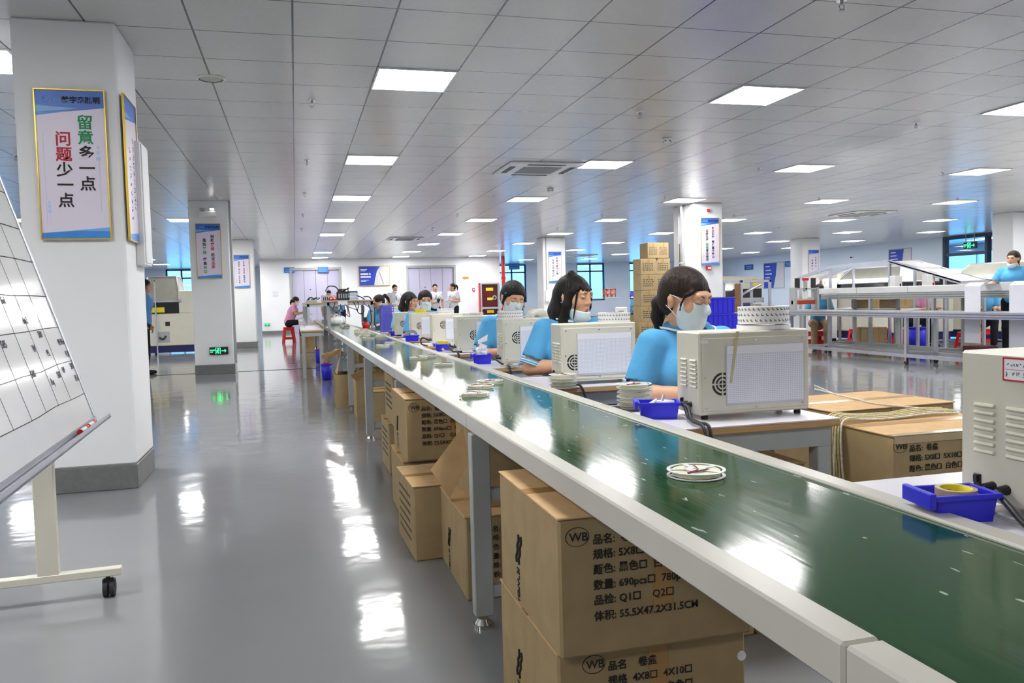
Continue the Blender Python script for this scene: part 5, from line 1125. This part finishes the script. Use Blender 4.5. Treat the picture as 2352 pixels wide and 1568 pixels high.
# ================================================================ the rack at the far end of the conveyor
def rack(x0, x1, y0, y1, z0, z1, label, grp='steel racks over the far bench'):
    t = thing('steel_rack', label, 'rack', (x0, y0, z0), 0, grp); w_, d_, h_ = x1-x0, y1-y0, z1-z0
    s = MB().box(-.02, w_+.02, -.02, d_+.02, h_-.022, h_, b=.003).build('shelf', M_wood, t); MB().box(-.02, w_+.02, -.02, d_+.02, h_, h_+.004).build('laminate', M_lam, s)
    n = max(2, int(d_/1.2)+1)
    for k in range(n):
        for x in (0, w_-.045): MB().box(x, x+.045, k*(d_-.045)/(n-1), k*(d_-.045)/(n-1)+.045, 0, h_-.022, b=.003).build('post', M_steel, t)
    MB().box(0, w_, 0, .03, h_-.075, h_-.022).box(0, .03, .03, d_-.03, h_-.075, h_-.022).box(w_-.03, w_, .03, d_-.03, h_-.075, h_-.022).build('shelf_rail', M_steel, t)
    return t
r_ = rack(.455, 1.14, 12.36, 14.2, .7205, 1.15, 'near steel rack straddling the far conveyor, topped by a black power supply and cables')
MB().box(.16, .30, -.024, -.02, .36, .42).build('rack_tag', M_paper, r_)
rack(.20, .80, 15.2, 20.0, .7205, 1.13, 'middle steel rack in the line behind the cable hung rack')
rack(.20, .80, 20.4, 24.4, .7205, 1.13, 'furthest steel rack in the line, by the far lift door')
t = thing('power_supply', 'black power supply box with carrying handle on the near rack', 'power supply', (.62, 12.62, 1.155))
MB().box(0, .20, 0, .24, 0, .13, b=.006).build('supply_case', M_black, t); MB().tube([(.03, .05, .13), (.04, .05, .165), (.16, .05, .165), (.17, .05, .13)], .008, 6).build('handle', M_rubber, t)
f = MB()
for k in range(5): f.box(.02+k*.035, .04+k*.035, -.002, 0, .03, .10)
f.build('cooling_fins', M_steel, t)
t = thing('instrument', 'flat black instrument on the near rack behind the power supply', 'instrument', (.74, 12.75, 1.155)); MB().box(0, .20, 0, .25, .06, .14, b=.006).box(.01, .19, .01, .24, 0, .06).build('instrument_case', M_black, t); MB().box(.02, .18, -.003, 0, .08, .12).build('front_plate', M_steel, t)
for k in range(5):
    t = thing('book', 'blue and white book, %s up the pile on the near rack' % ORD[k], 'book', (.80+.004*(k % 2), 12.50, 1.155+k*.022), .05*(k % 3), 'blue and white books piled on the rack')
    MB().box(0, .13, 0, .18, .003, .018).build('pages', M_paper, t); MB().box(-.002, .132, -.002, .182, 0, .003).box(-.002, .132, -.002, .182, .018, .021).build('cover', mat('book_blue', s2l(90, 150, 200), .5), t)
t = thing('wall_controller', 'red and white packet on the near rack beside the power supply', 'packet', (.50, 12.55, 1.155)); t.name = 'snack_packet'
MB().lathe([(0, 0), (.06, 0), (.07, .03), (.05, .055), (0, .06)], (.05, .05, 0), 14).build('packet_body', M_red, t); MB().box(.01, .09, -.015, -.005, .02, .04).build('packet_band', M_white, t)
random.seed(13)
for k in range(7):
    x = .50+.08*k; pts = [(x, 12.40, 1.16), (x+random.uniform(-.03, .05), 12.33, 1.08), (x+random.uniform(-.1, .14), 12.34, .98+random.uniform(-.05, .06)), (x+random.uniform(0, .2), 12.36, .95+random.uniform(-.05, .08)), (x+random.uniform(.05, .22), 12.40, 1.06)]
    o = MB().tube(pts, .006, 6, sub=6).build('hanging_cable', M_cable if k % 3 else mat('blue_cable', s2l(40, 80, 160), .5)); tag(o, '%s cable looping under the near rack shelf, %s from the aisle side' % ('black' if k % 3 else 'blue', ORD[k]), 'cable', 'cables hanging from the near rack')
for k, pts in enumerate((((.66, 12.7, 1.28), (.60, 12.6, 1.36), (.50, 12.7, 1.37), (.46, 12.9, 1.30)), ((.70, 12.65, 1.28), (.80, 12.6, 1.34), (.74, 12.6, 1.31), (.68, 12.7, 1.29)), ((.90, 12.45, 1.22), (1.0, 12.4, 1.17), (1.08, 12.4, 1.05), (1.10, 12.3, .85), (1.05, 12.25, .74)), ((1.0, 12.4, 1.2), (1.10, 12.4, 1.18), (1.16, 12.4, 1.0), (1.14, 12.3, .78)))):
    tag(MB().tube(pts, .009, 6, sub=6).build('hanging_cable', M_cable), 'thick black cable arching %s' % ('over the power supply', 'behind the power supply handle', 'down the right post of the near rack', 'outside the right post of the near rack')[k], 'cable', 'cables hanging from the near rack')
t = thing('tape_dispenser', 'red tape gun standing at the far conveyor edge by the rack', 'tape gun', (1.00, 12.20, .7215)); MB().lathe([(0, 0), (.045, 0), (.05, .06), (.035, .10), (0, .10)], n=18).build('gun_body', M_red, t); MB().cyl((0, 0, .10), (0, 0, .17), .03, .024).build('gun_grip', M_black, t); MB().box(-.05, .05, -.02, .02, .09, .10).build('cutter', M_steel, t)
t = thing('instrument', 'small grey metered instrument box on the middle rack', 'instrument', (.48, 15.6, 1.135)); MB().box(0, .26, 0, .3, 0, .13, b=.006).build('instrument_case', M_steel, t); f = MB()
for k in range(6): f.box(.03+k*.035, .045+k*.035, -.003, 0, .03, .10)
f.build('front_slots', M_black, t)
for k, (x, y) in enumerate(((.3, 15.8), (.42, 17.2), (.3, 18.8), (.45, 21.2))):
    t = thing('instrument', 'dark metal fixture on the rack line, %s from the conveyor end' % ORD[k], 'fixture', (x, y, 1.135), k*.7, 'dark fixtures on the racks'); MB().box(-.10, .10, -.06, .06, 0, .05, b=.006).build('fixture_base', M_steel, t); MB().tube([(-.08, 0, .05), (-.02, 0, .10), (.05, .02, .07), (.10, 0, .10)], .012, 6).build('fixture_arm', M_black, t)
for k in range(5):
    t = thing('clear_bag', 'pile of wrapped reels on the far conveyor below the racks, %s of the row' % ORD[k], 'bag', (.72+.1*(k % 2), 15.2+k*.8, .7135), k, 'wrapped reel piles on the far conveyor'); MB().lathe([(0, 0), (.10, 0), (.115, .05), (.105, .12), (.06, .15), (0, .16)], n=18).build('wrapped_pile', M_reel, t); MB().tube([(-.05, 0, .15), (0, .02, .19), (.06, 0, .16)], .008, 6).build('bag_neck', M_paper, t)
# violet basket, white bin behind it
t = thing('basket', 'violet blue perforated basket standing on end beside the far conveyor', 'basket', (1.12, 11.0, BT), 0)
bk = MB(); H = .36
def lattice(o, u, v, nu, nv, lu, lv):
    o = Vector(o); u = Vector(u); v = Vector(v); cu = lu/nu; cv_ = lv/nv
    for i in range(nu+1):
        a = o+u*(i*cu-.006); bk.sheet([a, a+u*.012, a+u*.012+v*lv, a+v*lv], .003)
    for j in range(nv+1):
        a = o+v*(j*cv_-.006); bk.sheet([a, a+u*lu, a+u*lu+v*.012, a+v*.012], .003)
lattice((0, 0, 0), (1, 0, 0), (0, 0, 1), 6, 9, .16, H); lattice((0, 0, 0), (0, 1, 0), (0, 0, 1), 8, 9, .30, H); lattice((.16, 0, 0), (0, 1, 0), (0, 0, 1), 8, 5, .30, H*.6)
bk.box(0, .16, .29, .30, 0, H).box(0, .16, 0, .30, 0, .005).build('basket_lattice', M_purple, t); MB().box(-.008, .006, -.008, .31, H-.02, H+.004, b=.002).box(0, .17, -.008, .006, H-.02, H+.004, b=.002).box(-.008, .006, -.008, .006, 0, H).build('basket_rim', M_purple, t)
t = thing('white_bin', 'tall white bin with a taped parcel on top, behind the violet basket', 'bin', (1.32, 12.7, 0)); MB().box(0, .30, 0, .35, 0, 1.02, b=.012).build('bin_body', M_white, t); MB().box(-.01, .31, -.01, .36, 1.0, 1.03, b=.006).build('rim', M_white, t)
t = thing('parcel', 'grey taped parcel lying on the tall white bin', 'parcel', (1.31, 12.72, 1.031), .1); MB().box(0, .24, 0, .28, 0, .06, b=.015).build('parcel_body', mat('grey_wrap', s2l(190, 180, 160), .5), t); MB().box(.09, .15, -.002, .282, .0, .062).build('tape_band', M_tape, t)
t = thing('work_table', 'brown wooden table behind the bench row, below the lone man in white', 'table', (1.55, 15.8, 0)); MB().box(0, .5, 0, .8, 1.0, 1.04, b=.004).build('table_top', M_wood, t)
for x in (0, .45):
    for y in (0, .75): MB().box(x, x+.05, y, y+.05, 0, 1.0).build('leg', mat('brown_wood', s2l(130, 92, 62), .6, var=.15), t)
MB().box(.05, .45, .02, .04, .1, 1.0).build('front_board', mat('brown_wood', s2l(130, 92, 62), .6), t)

# ================================================================ left hall: SMT machine
def pnp(name, label, loc, W, D, H, lid=.55, rz=0.0, lamp=True, squares=((.35, .72), (.6, .72)), grp='large cream assembly machines'):
    """cream machine body, smoked tunnel, sloping hood; local front faces -Y"""
    t = thing(name, label, 'machine', loc, rz, grp)
    MB().box(0, W, 0, D, .22, H*.80, b=.015).build('machine_body', M_cream, t)
    MB().box(.04, W-.04, .04, D-.04, .06, .22).build('plinth', mat('navy_plinth', (.01, .012, .10), .5), t)
    for x in (.10, W-.10):
        for y in (.10, D-.10): MB().cyl((x, y, 0), (x, y, .07), .035).build('foot', M_rubber, t)
    MB().box(.03, W*.62, -.004, D+.004, H*.80, H+.02).build('work_tunnel', mat('smoked_window', (.012, .015, .02), .15), t)
    MB().box(W*.62, W, 0, D, H*.80, H+.28, b=.012).build('side_tower', M_cream, t)
    h0, h1 = H+.03, H+lid; hd = MB()
    hd.add([(0, -.02, h0), (W*.66, -.02, h0), (W*.66, D+.02, h0), (0, D+.02, h0), (W*.10, D*.22, h1), (W*.58, D*.22, h1), (W*.58, D*.78, h1), (W*.10, D*.78, h1)], [(0, 1, 5, 4), (1, 2, 6, 5), (2, 3, 7, 6), (3, 0, 4, 7), (4, 5, 6, 7)])
    ho = hd.build('hood', mat('smoked_hood', s2l(150, 149, 140), .12, spec=.6), t); fr = MB()
    P = [(0, -.02, h0), (W*.66, -.02, h0), (W*.66, D+.02, h0), (0, D+.02, h0), (W*.10, D*.22, h1), (W*.58, D*.22, h1), (W*.58, D*.78, h1), (W*.10, D*.78, h1)]
    for a, b_ in ((0, 1), (1, 2), (2, 3), (3, 0), (4, 5), (5, 6), (6, 7), (7, 4), (0, 4), (1, 5), (2, 6), (3, 7)): fr.tube([P[a], P[b_]], .018, 6, sub=1)
    fr.build('hood_frame', M_alu, ho)
    if lamp: MB().cyl((.06, -.05, h0+.06), (W*.6, -.05, h0+.06), .024).build('lamp_tube', M_glow, t)
    for (u, z) in squares: MB().box(W*u-.05, W*u+.05, -.006, 0, z-.05, z+.05, b=.003).build('service_port', M_black, t)
    MB().box(W*.12, W*.38, -.006, 0, H*.82, H*.82+.12).build('notice', M_yellow, t) if not lamp else None
    return t
t = pnp('assembly_machine', 'cream assembly machine with open hood, left of the column with the exit sign', (-3.45, 20.3, 0), 1.30, 1.2, 1.22, .62, lamp=False, squares=((.42, .73),))
MB().box(.30, .58, -.008, 0, .30, .55).build('valve_recess', M_steel, t); MB().tube([(.36, -.02, .42), (.44, -.05, .38), (.50, -.02, .45)], .02, 6).build('air_regulator', M_black, t)
MB().box(.30, .33, -.10, -.07, 0, 1.75).box(.30, .33, -.10, 1.2, 1.72, 1.75).build('guard_post', M_alu, t)
t = thing('assembly_machine', 'second cream machine further behind, half hidden by the big near column', 'machine', (-5.6, 24.2, 0), 0, 'large cream assembly machines'); MB().box(0, 1.5, 0, 1.2, .1, 1.2, b=.02).build('machine_body', M_cream, t); MB().box(.1, 1.0, -.01, 1.2, 1.2, 1.5).build('work_tunnel', M_black, t); MB().box(.05, 1.45, .05, 1.15, 0, .1).build('plinth', M_black, t)

# ================================================================ right hall: aluminium conveyor table
def alu_table(name, label, x0, x1, y0, y1, z1, leg_y, wheels=True, m=None, zr=.13):
    m = m or M_alu; t = thing(name, label, 'table', (x0, y0, 0), 0, 'aluminium frames in the right hall'); w_, d_ = x1-x0, y1-y0
    for x in (0, w_-.05):
        b = MB().box(x, x+.05, 0, d_, z1-.09, z1, b=.004).build('top_rail', m, t)
        for z in (z1-.065, z1-.03): MB().box(x-.002, x+.052, 0, d_, z-.004, z+.004).build('rail_groove', mat('dark_groove', (.08, .08, .10), .5), b)
    MB().box(.05, w_-.05, 0, d_, z1-.03, z1-.012).build('bed_plate', M_steel, t)
    for y in leg_y:
        for x in (0, w_-.05):
            l = MB().box(x, x+.05, y-y0-.025, y-y0+.025, .10 if wheels else 0, z1-.09, b=.004).build('leg', m, t)
            if wheels: MB().cyl((x+.012, y-y0, .035), (x+.038, y-y0, .035), .035, n=18).build('caster', M_rubber, l); MB().box(x+.005, x+.045, y-y0-.02, y-y0+.02, .05, .10).build('caster_fork', M_chrome, l)
        MB().box(.05, w_-.05, y-y0-.02, y-y0+.02, zr, zr+.045).build('cross_bar', m, t)
    for x in (0, w_-.05): MB().box(x+.005, x+.045, leg_y[0]-y0, leg_y[-1]-y0, zr-.02, zr+.03).build('lower_rail', m, t)
    return t
alu_table('conveyor_table', 'long wheeled aluminium conveyor table crossing the right side of the hall', 8.55, 9.12, 6.6, 13.2, .775, (7.3, 9.85, 12.3))
alu_table('support_frame', 'grey steel frame table behind the wheeled aluminium conveyor table', 9.35, 9.95, 8.6, 12.9, 1.04, (8.7, 10.2, 11.6, 12.7), wheels=False, m=M_steel)
t = thing('beam_cover', 'long white horizontal machine cover above the aluminium conveyor table', 'cover', (9.36, 8.62, 1.045)); MB().box(0, .55, 0, 4.4, 0, .105, b=.008).build('cover_panel', M_white, t)
for k in range(3): MB().box(-.004, 0, .9+k*1.2, .905+k*1.2, 0, .105).build('cover_joint', M_steel, t)
MB().box(-.03, .0, .0, .35, .0, .115, b=.005).box(-.03, 0, .72, 1.0, 0, .115, b=.005).build('end_cover', M_white, t)
for (ya, yb, zb, lab) in ((8.98, 9.25, .33, 'wide white paper strip hanging from the machine cover, nearer the row of red stools'), (8.26, 8.52, .30, 'wide white paper strip hanging from the machine cover, next to the standing woman')):
    t = thing('paper_strip', lab, 'paper strip', (9.02, ya, 0), 0, 'white paper strips hanging from the machine cover'); MB().tube([(.30, 0, 1.165), (.06, 0, 1.165)], .001, 4, sub=1) ; d_ = yb-ya
    MB().box(.0, .004, 0, d_, zb, 1.12).add([(0, 0, 1.12), (0, d_, 1.12), (.08, d_, 1.17), (.08, 0, 1.17)], [(0, 1, 2, 3)]).box(.08, .6, 0, d_, 1.166, 1.17).build('strip_sheet', M_paper, t); MB().box(-.004, 0, 0, d_, zb-.001, zb+.006).build('strip_end', M_steel, t)
t = thing('carton', 'dark red box on the floor under a hanging white paper strip', 'box', (9.0, 8.98, 0)); t.name = 'red_box'; MB().box(0, .3, 0, .28, 0, .28, b=.006).build('box_body', mat('maroon_board', (.10, .012, .015), .6), t); MB().box(-.004, .304, -.004, .284, .26, .29, b=.004).build('box_lid', mat('maroon_board', (.10, .012, .015), .6), t)
for k in range(7):
    t = thing('metal_bar', 'upright metal bar, %s of the bundle leaning on the steel frame' % ORD[k], 'bar', (9.98+.02*k, 9.95+.06*k, 0), 0, 'upright bars bundled by the steel frame'); MB().box(-.018, .018, -.018, .018, 0, 1.02, b=.003).build('bar_profile', M_steel if k % 2 else M_wood, t); MB().box(-.022, .022, -.022, .022, .5, .54).build('bar_tie', M_black, t)
# red press on the far end of the table
t = thing('press', 'press with red bar and black side plates on the far end of the aluminium table', 'press', (8.62, 12.62, .776)); MB().box(0, .5, .06, .12, .10, .17, b=.004).build('press_bar', mat('brick_red', s2l(176, 62, 44), .45), t); MB().box(0, .045, .0, .18, 0, .40, b=.004).build('press_column', M_steel, t); MB().box(.455, .5, .0, .18, 0, .40, b=.004).build('press_column', M_steel, t)
MB().box(.02, .48, .02, .16, .36, .385).build('press_top', M_steel, t); MB().box(.03, .13, .04, .06, .39, .57, b=.004).box(.36, .46, .04, .06, .39, .57, b=.004).build('side_plate', M_black, t); MB().cyl((.2, .05, .55), (.3, .05, .55), .03).build('motor', M_red, t); MB().box(.22, .27, .02, .08, .33, .53, b=.004).build('press_ram', M_steel, t); MB().box(.07, .43, .05, .13, .17, .20).build('press_pad', M_cardin, t)
t = thing('plastic_bottle', 'clear water bottle standing near the red press', 'bottle', (8.42, 13.6, .73)); MB().lathe([(0, 0), (.03, 0), (.032, .14), (.012, .18), (.012, .20)], n=16).build('bottle_body', M_clear, t); MB().lathe([(.0335, .03), (.0335, .08)], n=16).build('bottle_label', M_inkgreen, t); MB().cyl((0, 0, .20), (0, 0, .215), .014).build('bottle_cap', M_blue, t)
bb = bin_(8.7, 13.5, 0, 'blue tub with white papers on the table end by the water bottle', .22, .16, .08); bb.location = (8.72, 13.55, .73); bb['group'] = ''
alu_table('side_table', 'small aluminium table carrying the water bottle, beyond the wheeled table', 8.1, 9.1, 13.3, 14.6, .73, (13.4, 14.5), wheels=False)
# upright frame with brown board
t = thing('tall_frame', 'upright aluminium portal frame with a brown board, behind the blue crates', 'frame', (8.84, 14.8, 0)); MB().box(0, .05, 0, .05, 0, 1.37, b=.004).box(.66, .71, 0, .05, 0, 1.37, b=.004).box(0, .05, .7, .75, 0, 1.37, b=.004).box(.66, .71, .7, .75, 0, 1.37, b=.004).build('frame_post', M_alu, t); MB().box(0, .71, 0, .05, 1.32, 1.37).box(0, .71, .7, .75, 1.32, 1.37).box(0, .05, .05, .7, 1.32, 1.37).box(.66, .71, .05, .7, 1.32, 1.37).build('frame_beam', M_alu, t); MB().box(-.13, -.01, .0, .03, 0, 1.30).build('brown_board', mat('brown_wood', s2l(130, 92, 62), .6), t)
MB().box(.05, .66, .2, .7, .9, 1.0).build('frame_shelf', M_steel, t); MB().tube([(.05, .4, .95), (.30, .3, 1.12), (.66, .3, 1.28)], .03, 6).build('chute', M_alu, t)
# black printer-like machine behind the poster column
t = thing('screen_machine', 'black topped machine with yellow label and pale cover, just behind the poster column', 'machine', (9.45, 16.6, 0)); MB().box(0, 1.0, 0, .8, .05, .85, b=.01).build('machine_body', M_steel, t); MB().box(0, 1.0, -.02, .8, .95, 1.20, b=.01).build('dark_works', M_black, t)
MB().box(.35, .75, -.05, 0, .60, .95).build('front_bracket', mat('dark_blue_part', (.02, .05, .16), .4), t); MB().prism([(-.1, 1.20), (1.05, 1.20), (1.0, 1.46), (.0, 1.5)], 1, -.03, .8).build('sloping_cover', M_cream, t); MB().box(.75, .90, -.036, -.03, 1.28, 1.42).build('yellow_label', M_yellow, t); MB().cyl((-.02, -.06, 1.20), (.20, -.06, 1.20), .025).build('lamp_tube', M_glow, t)
MB().box(.2, .5, -.04, 0, .30, .50).build('green_crate_front', mat('green_plastic', s2l(30, 130, 90), .5), t); MB().box(.62, .82, -.03, 0, .3, .82).build('white_flap', M_paper, t)
for x in (.03, .93):
    for y in (.05, .72): MB().box(x, x+.05, y, y+.05, 0, .05).build('foot', M_rubber, t)
# assembly machines with lit hoods, along the right of the hall
pnp('assembly_machine', 'cream assembly machine with lit smoked hood and red round mark, behind the aluminium conveyor table', (11.6, 13.5, 0), 3.1, 1.3, 1.22, .36, rz=-PI/2, squares=((.30, .62), (.42, .62))).scale = (-1, 1, 1)
pnp('assembly_machine', 'cream assembly machine with lit smoked hood, nearer the glazed lobby', (13.4, 12.2, 0), 2.9, 1.3, 1.22, .36, rz=-PI/2, squares=((.30, .62),)).scale = (-1, 1, 1)
t = thing('white_cabinet', 'white machine cabinet with red round badge and blue lettering behind the seated woman', 'cabinet', (10.80, 15.35, 0)); MB().box(0, .75, 0, .6, .05, 1.38, b=.01).build('cabinet_body', M_white, t); MB().box(.02, .73, .02, .58, 0, .05).build('plinth', M_black, t)
MB().cyl((.36, 0, 1.28), (.36, -.006, 1.28), .06, n=24).build('round_badge', mat('badge_red', s2l(186, 40, 52), .4), t)
MB().tube([(.385, -.008, 1.305), (.345, -.008, 1.305), (.34, -.008, 1.28), (.375, -.008, 1.28), (.38, -.008, 1.255), (.34, -.008, 1.255)], .006, 5, sub=1).build('badge_symbol', M_white, t)
text([('Ydr', 0, 0)], .13, frame((.22, -.0008, 1.13), (1, 0, 0), (0, 0, 1)), mat('badge_blue', s2l(80, 130, 190), .4), 'blue_lettering', t)
# inclined covered conveyor, ridge shape
t = thing('inclined_conveyor', 'aluminium framed conveyor that climbs to a ridge and slopes down under white covers', 'conveyor', (10.5, 0, 0)); PTS = [(15.3, 1.38), (14.2, 1.58), (12.5, 1.61), (10.85, 1.18), (10.3, 1.18)]
for x in (0, .55):
    for (a, b_) in zip(PTS[:-1], PTS[1:]): MB().sheet([(x, a[0], a[1]-.03), (x, a[0], a[1]+.03), (x, b_[0], b_[1]+.03), (x, b_[0], b_[1]-.03)], .04).build('side_profile', M_alu, t)
MB().sheet([(.0, 12.5, 1.62), (.59, 12.5, 1.62), (.59, 10.85, 1.20), (0, 10.85, 1.20)], .02).build('white_cover', M_white, t); MB().sheet([(.05, 12.15, 1.56), (.55, 12.15, 1.56), (.55, 11.85, 1.49), (.05, 11.85, 1.49)], .05).sheet([(.05, 11.6, 1.42), (.55, 11.6, 1.42), (.55, 11.4, 1.37), (.05, 11.4, 1.37)], .04).build('cover_cap', M_white, t)
for (y, z) in ((15.2, 1.36), (14.2, 1.55), (12.5, 1.58), (11.2, 1.25), (10.4, 1.15)):
    for x in (0, .55): MB().box(x, x+.04, y-.02, y+.02, 0, z).build('leg', M_alu, t)
for k, (x, y, lab) in enumerate(((10.25, 12.05, 'small white control box on a post by the sloping conveyor'), (10.4, 11.45, 'small cream control box with red key near the foot of the sloping conveyor'))):
    t = thing('control_box', lab, 'control box', (x, y, 0), 0); MB().box(.05, .09, .05, .09, 0, 1.1).build('post', M_alu, t); MB().box(0, .16, 0, .14, 1.08, 1.34, b=.008).build('control_case', M_white, t); MB().box(.10, .13, -.004, 0, 1.14, 1.20).build('control_key', M_black if k == 0 else M_red, t)
t = thing('monitor', 'small dark screen behind the sloping conveyor', 'screen', (11.1, 11.9, 0)); MB().box(0, .30, 0, .05, 1.16, 1.42, b=.006).build('screen_case', M_black, t); MB().box(.02, .28, -.003, 0, 1.18, 1.40).build('screen_glass', mat('screen_dim', (.05, .045, .03), .1), t); MB().box(.12, .18, .02, .04, 0, 1.16).build('stand', M_steel, t)
t = thing('side_shelf', 'white low shelf holding brown boxes behind the grey steel frame', 'shelf', (9.99, 11.6, 0)); MB().box(0, .42, 0, 1.7, .74, .77, b=.003).build('shelf_board', M_white, t)
for x in (.02, .36):
    for y in (.02, 1.64): MB().box(x, x+.04, y, y+.04, 0, .74).build('leg', M_steel, t)
for k, (y, z, lab, rz) in enumerate(((11.75, .771, 'flat brown carton on the white low shelf, nearer the metal bars', 0), (12.45, .771, 'brown carton on the white low shelf beside the red key', .1), (12.4, 0, 'brown carton on the floor under the white low shelf', 0), (13.7, 0, 'brown carton on the floor by the seated woman in beige trousers', .1))):
    carton((10.02 if k < 3 else 9.2, y+(.6 if k == 3 else 0), z), lab, .36, .42, .16 if z else .42, rz, 0, False, group='small cartons in the right hall', tape=True)
t = thing('blue_tub', 'tall blue tub beside the red stools under the white shelf', 'tub', (10.78, 12.1, 0)); MB().lathe([(0, 0), (.13, 0), (.16, .40), (.15, .40), (.12, .01), (0, .01)], n=20).build('tub_body', M_blue, t); MB().lathe([(.155, .39), (.175, .395), (.175, .415), (.15, .41)], n=20).build('rim', M_blue, t)
# ---------------------------------------------------------------- blue crates stacked in mid hall
def crate(x, y, z, label, w_=.44, d_=.36, h_=.19):
    t = thing('blue_crate', label, 'crate', (x, y, z), 0, 'blue plastic crates'); e = .008
    MB().box(0, w_, 0, e, 0, h_).box(0, w_, d_-e, d_, 0, h_).box(0, e, e, d_-e, 0, h_).box(w_-e, w_, e, d_-e, 0, h_).box(e, w_-e, e, d_-e, 0, .006).build('crate_body', M_blue, t)
    r = MB()
    for k in range(7): r.box(.02+k*(w_-.05)/6, .03+k*(w_-.05)/6, -.010, 0, .01, h_-.02)
    for k in range(5): r.box(-.010, 0, .02+k*(d_-.05)/4, .03+k*(d_-.05)/4, .01, h_-.02)
    r.build('rib', M_blue, t); MB().box(-.012, w_+.012, -.012, .0, h_-.022, h_, b=.003).box(-.012, 0, 0, d_, h_-.022, h_, b=.003).box(w_, w_+.012, 0, d_, h_-.022, h_, b=.003).box(-.012, w_+.012, d_, d_+.012, h_-.022, h_, b=.003).build('rim', M_blue, t); return t
for k in range(5): crate(5.10, 9.5, k*.212, 'blue plastic crate, %s up the tall stack behind the ponytail woman' % ORD[k], .48, .40, .21)
for k in range(4): crate(5.62, 9.62, k*.207, 'blue plastic crate, %s up the lower stack beside the tall blue one' % ORD[k], .42, .36, .205)
for k in range(4): crate(6.10, 9.95, k*.195, 'blue plastic crate, %s up the short stack behind the patterned roll' % ORD[k], .46, .36, .19)
# ---------------------------------------------------------------- carton tower by the poster column
def tower_box(x, y, z, w_, h_, lab):
    t = thing('carton', lab, 'carton', (x, y, z), 0, 'brown cartons of the tower'); MB().box(0, w_, 0, .36, 0, h_, b=.008).build('carton_body', M_card, t); MB().box(w_*.45, w_*.58, -.0012, 0, h_*.72, h_-.004).build('tape_strip', M_tape, t); mb = MB(); random.seed(int(x*100+z*77))
    for r in range(4):
        a = .15
        while a < .8: l = random.uniform(.05, .14); mb.box(w_*a, w_*min(.85, a+l), -.0018, -.0004, h_*(.64-.13*r), h_*(.64-.13*r)+.018); a += l+.05
    mb.build('row_lettering', mat('faded_print', (.10, .075, .05), .8), t); return t
z = 0; NAM = ['lowest', 'second lowest', 'third lowest', 'middle', 'third highest', 'second highest', 'highest']
for k in range(7):
    w2 = (.36, .35, .34, .34, .33, .33, .24)[k]; x = (6.16, 6.30, 6.34, 6.35, 6.35, 6.35, 6.50)[k]
    tower_box(x, 14.2, z, w2-.005, .30, 'brown carton, %s of the front column in the carton tower' % NAM[k]); tower_box(x+w2, 14.24, z, w2-.02 if k < 6 else .22, .30, 'brown carton, %s of the rear column in the carton tower, beside the poster column' % NAM[k]); z += .301
for k, x in enumerate((5.75,)): tower_box(x, 14.3, 0, .38, .32, 'low brown carton set in front of the carton tower'); tower_box(x+.02, 14.32, .321, .36, .30, 'low brown carton on another in front of the carton tower')
t = thing('weighing_scale', 'white scale head on a stand in front of the carton tower', 'scale', (5.86, 14.05, 0)); MB().box(0, .04, 0, .04, 0, .7).build('stand', M_steel, t); MB().box(-.08, .12, -.05, .06, .62, .90, b=.012).build('scale_head', M_white, t); MB().box(-.05, .05, -.056, -.05, .68, .84).build('scale_window', M_steel, t)
alu_table('work_table', 'long steel work table in front of the far blue windows', 7.9, 10.0, 21.5, 22.6, 1.08, (21.6, 22.5), wheels=False, m=M_steel)
t = thing('orange_fixture', 'orange framed fixture standing on the far steel table', 'fixture', (8.66, 21.8, 1.085)); o = MB()
for k in range(3): o.box(k*.14, k*.14+.03, 0, .03, 0, .24).box(k*.14, k*.14+.03, .25, .28, 0, .24)
o.box(0, .31, 0, .03, .20, .24).box(0, .31, .25, .28, .20, .24).box(0, .31, 0, .28, .08, .10).build('fixture_frame', mat('orange_paint', s2l(206, 92, 52), .5), t); MB().box(.05, .26, .05, .22, .10, .16).build('fixture_plate', M_white, t)
t = thing('blue_crate', 'blue tub on the far steel table by the dark haired worker', 'crate', (9.5, 21.7, 1.085)); MB().box(0, .4, 0, .3, 0, .16, b=.01).build('crate_body', M_blue, t); MB().box(-.01, .41, -.01, .31, .14, .165, b=.004).build('rim', M_blue, t)
for k, (x, lab) in enumerate(((8.3, 'brown carton under the far steel table, nearer the narrow column'), (9.35, 'brown carton under the far steel table, nearer the carton tower'))): tower_box(x, 21.9, 0, .6, .55, lab)
t = thing('pipe_valve', 'tall dark pipe with valve fittings beside the narrow far column', 'pipe', (6.35, 22.6, 0)); MB().cyl((0, 0, 0), (0, 0, 1.35), .05).build('pipe_run', mat('dark_bronze', (.06, .045, .04), .5), t)
for zz in (.5, .85, 1.15): MB().cyl((0, 0, zz), (0, 0, zz+.10), .10, .07, 16).build('valve_body', mat('dark_bronze', (.06, .045, .04), .5), t)
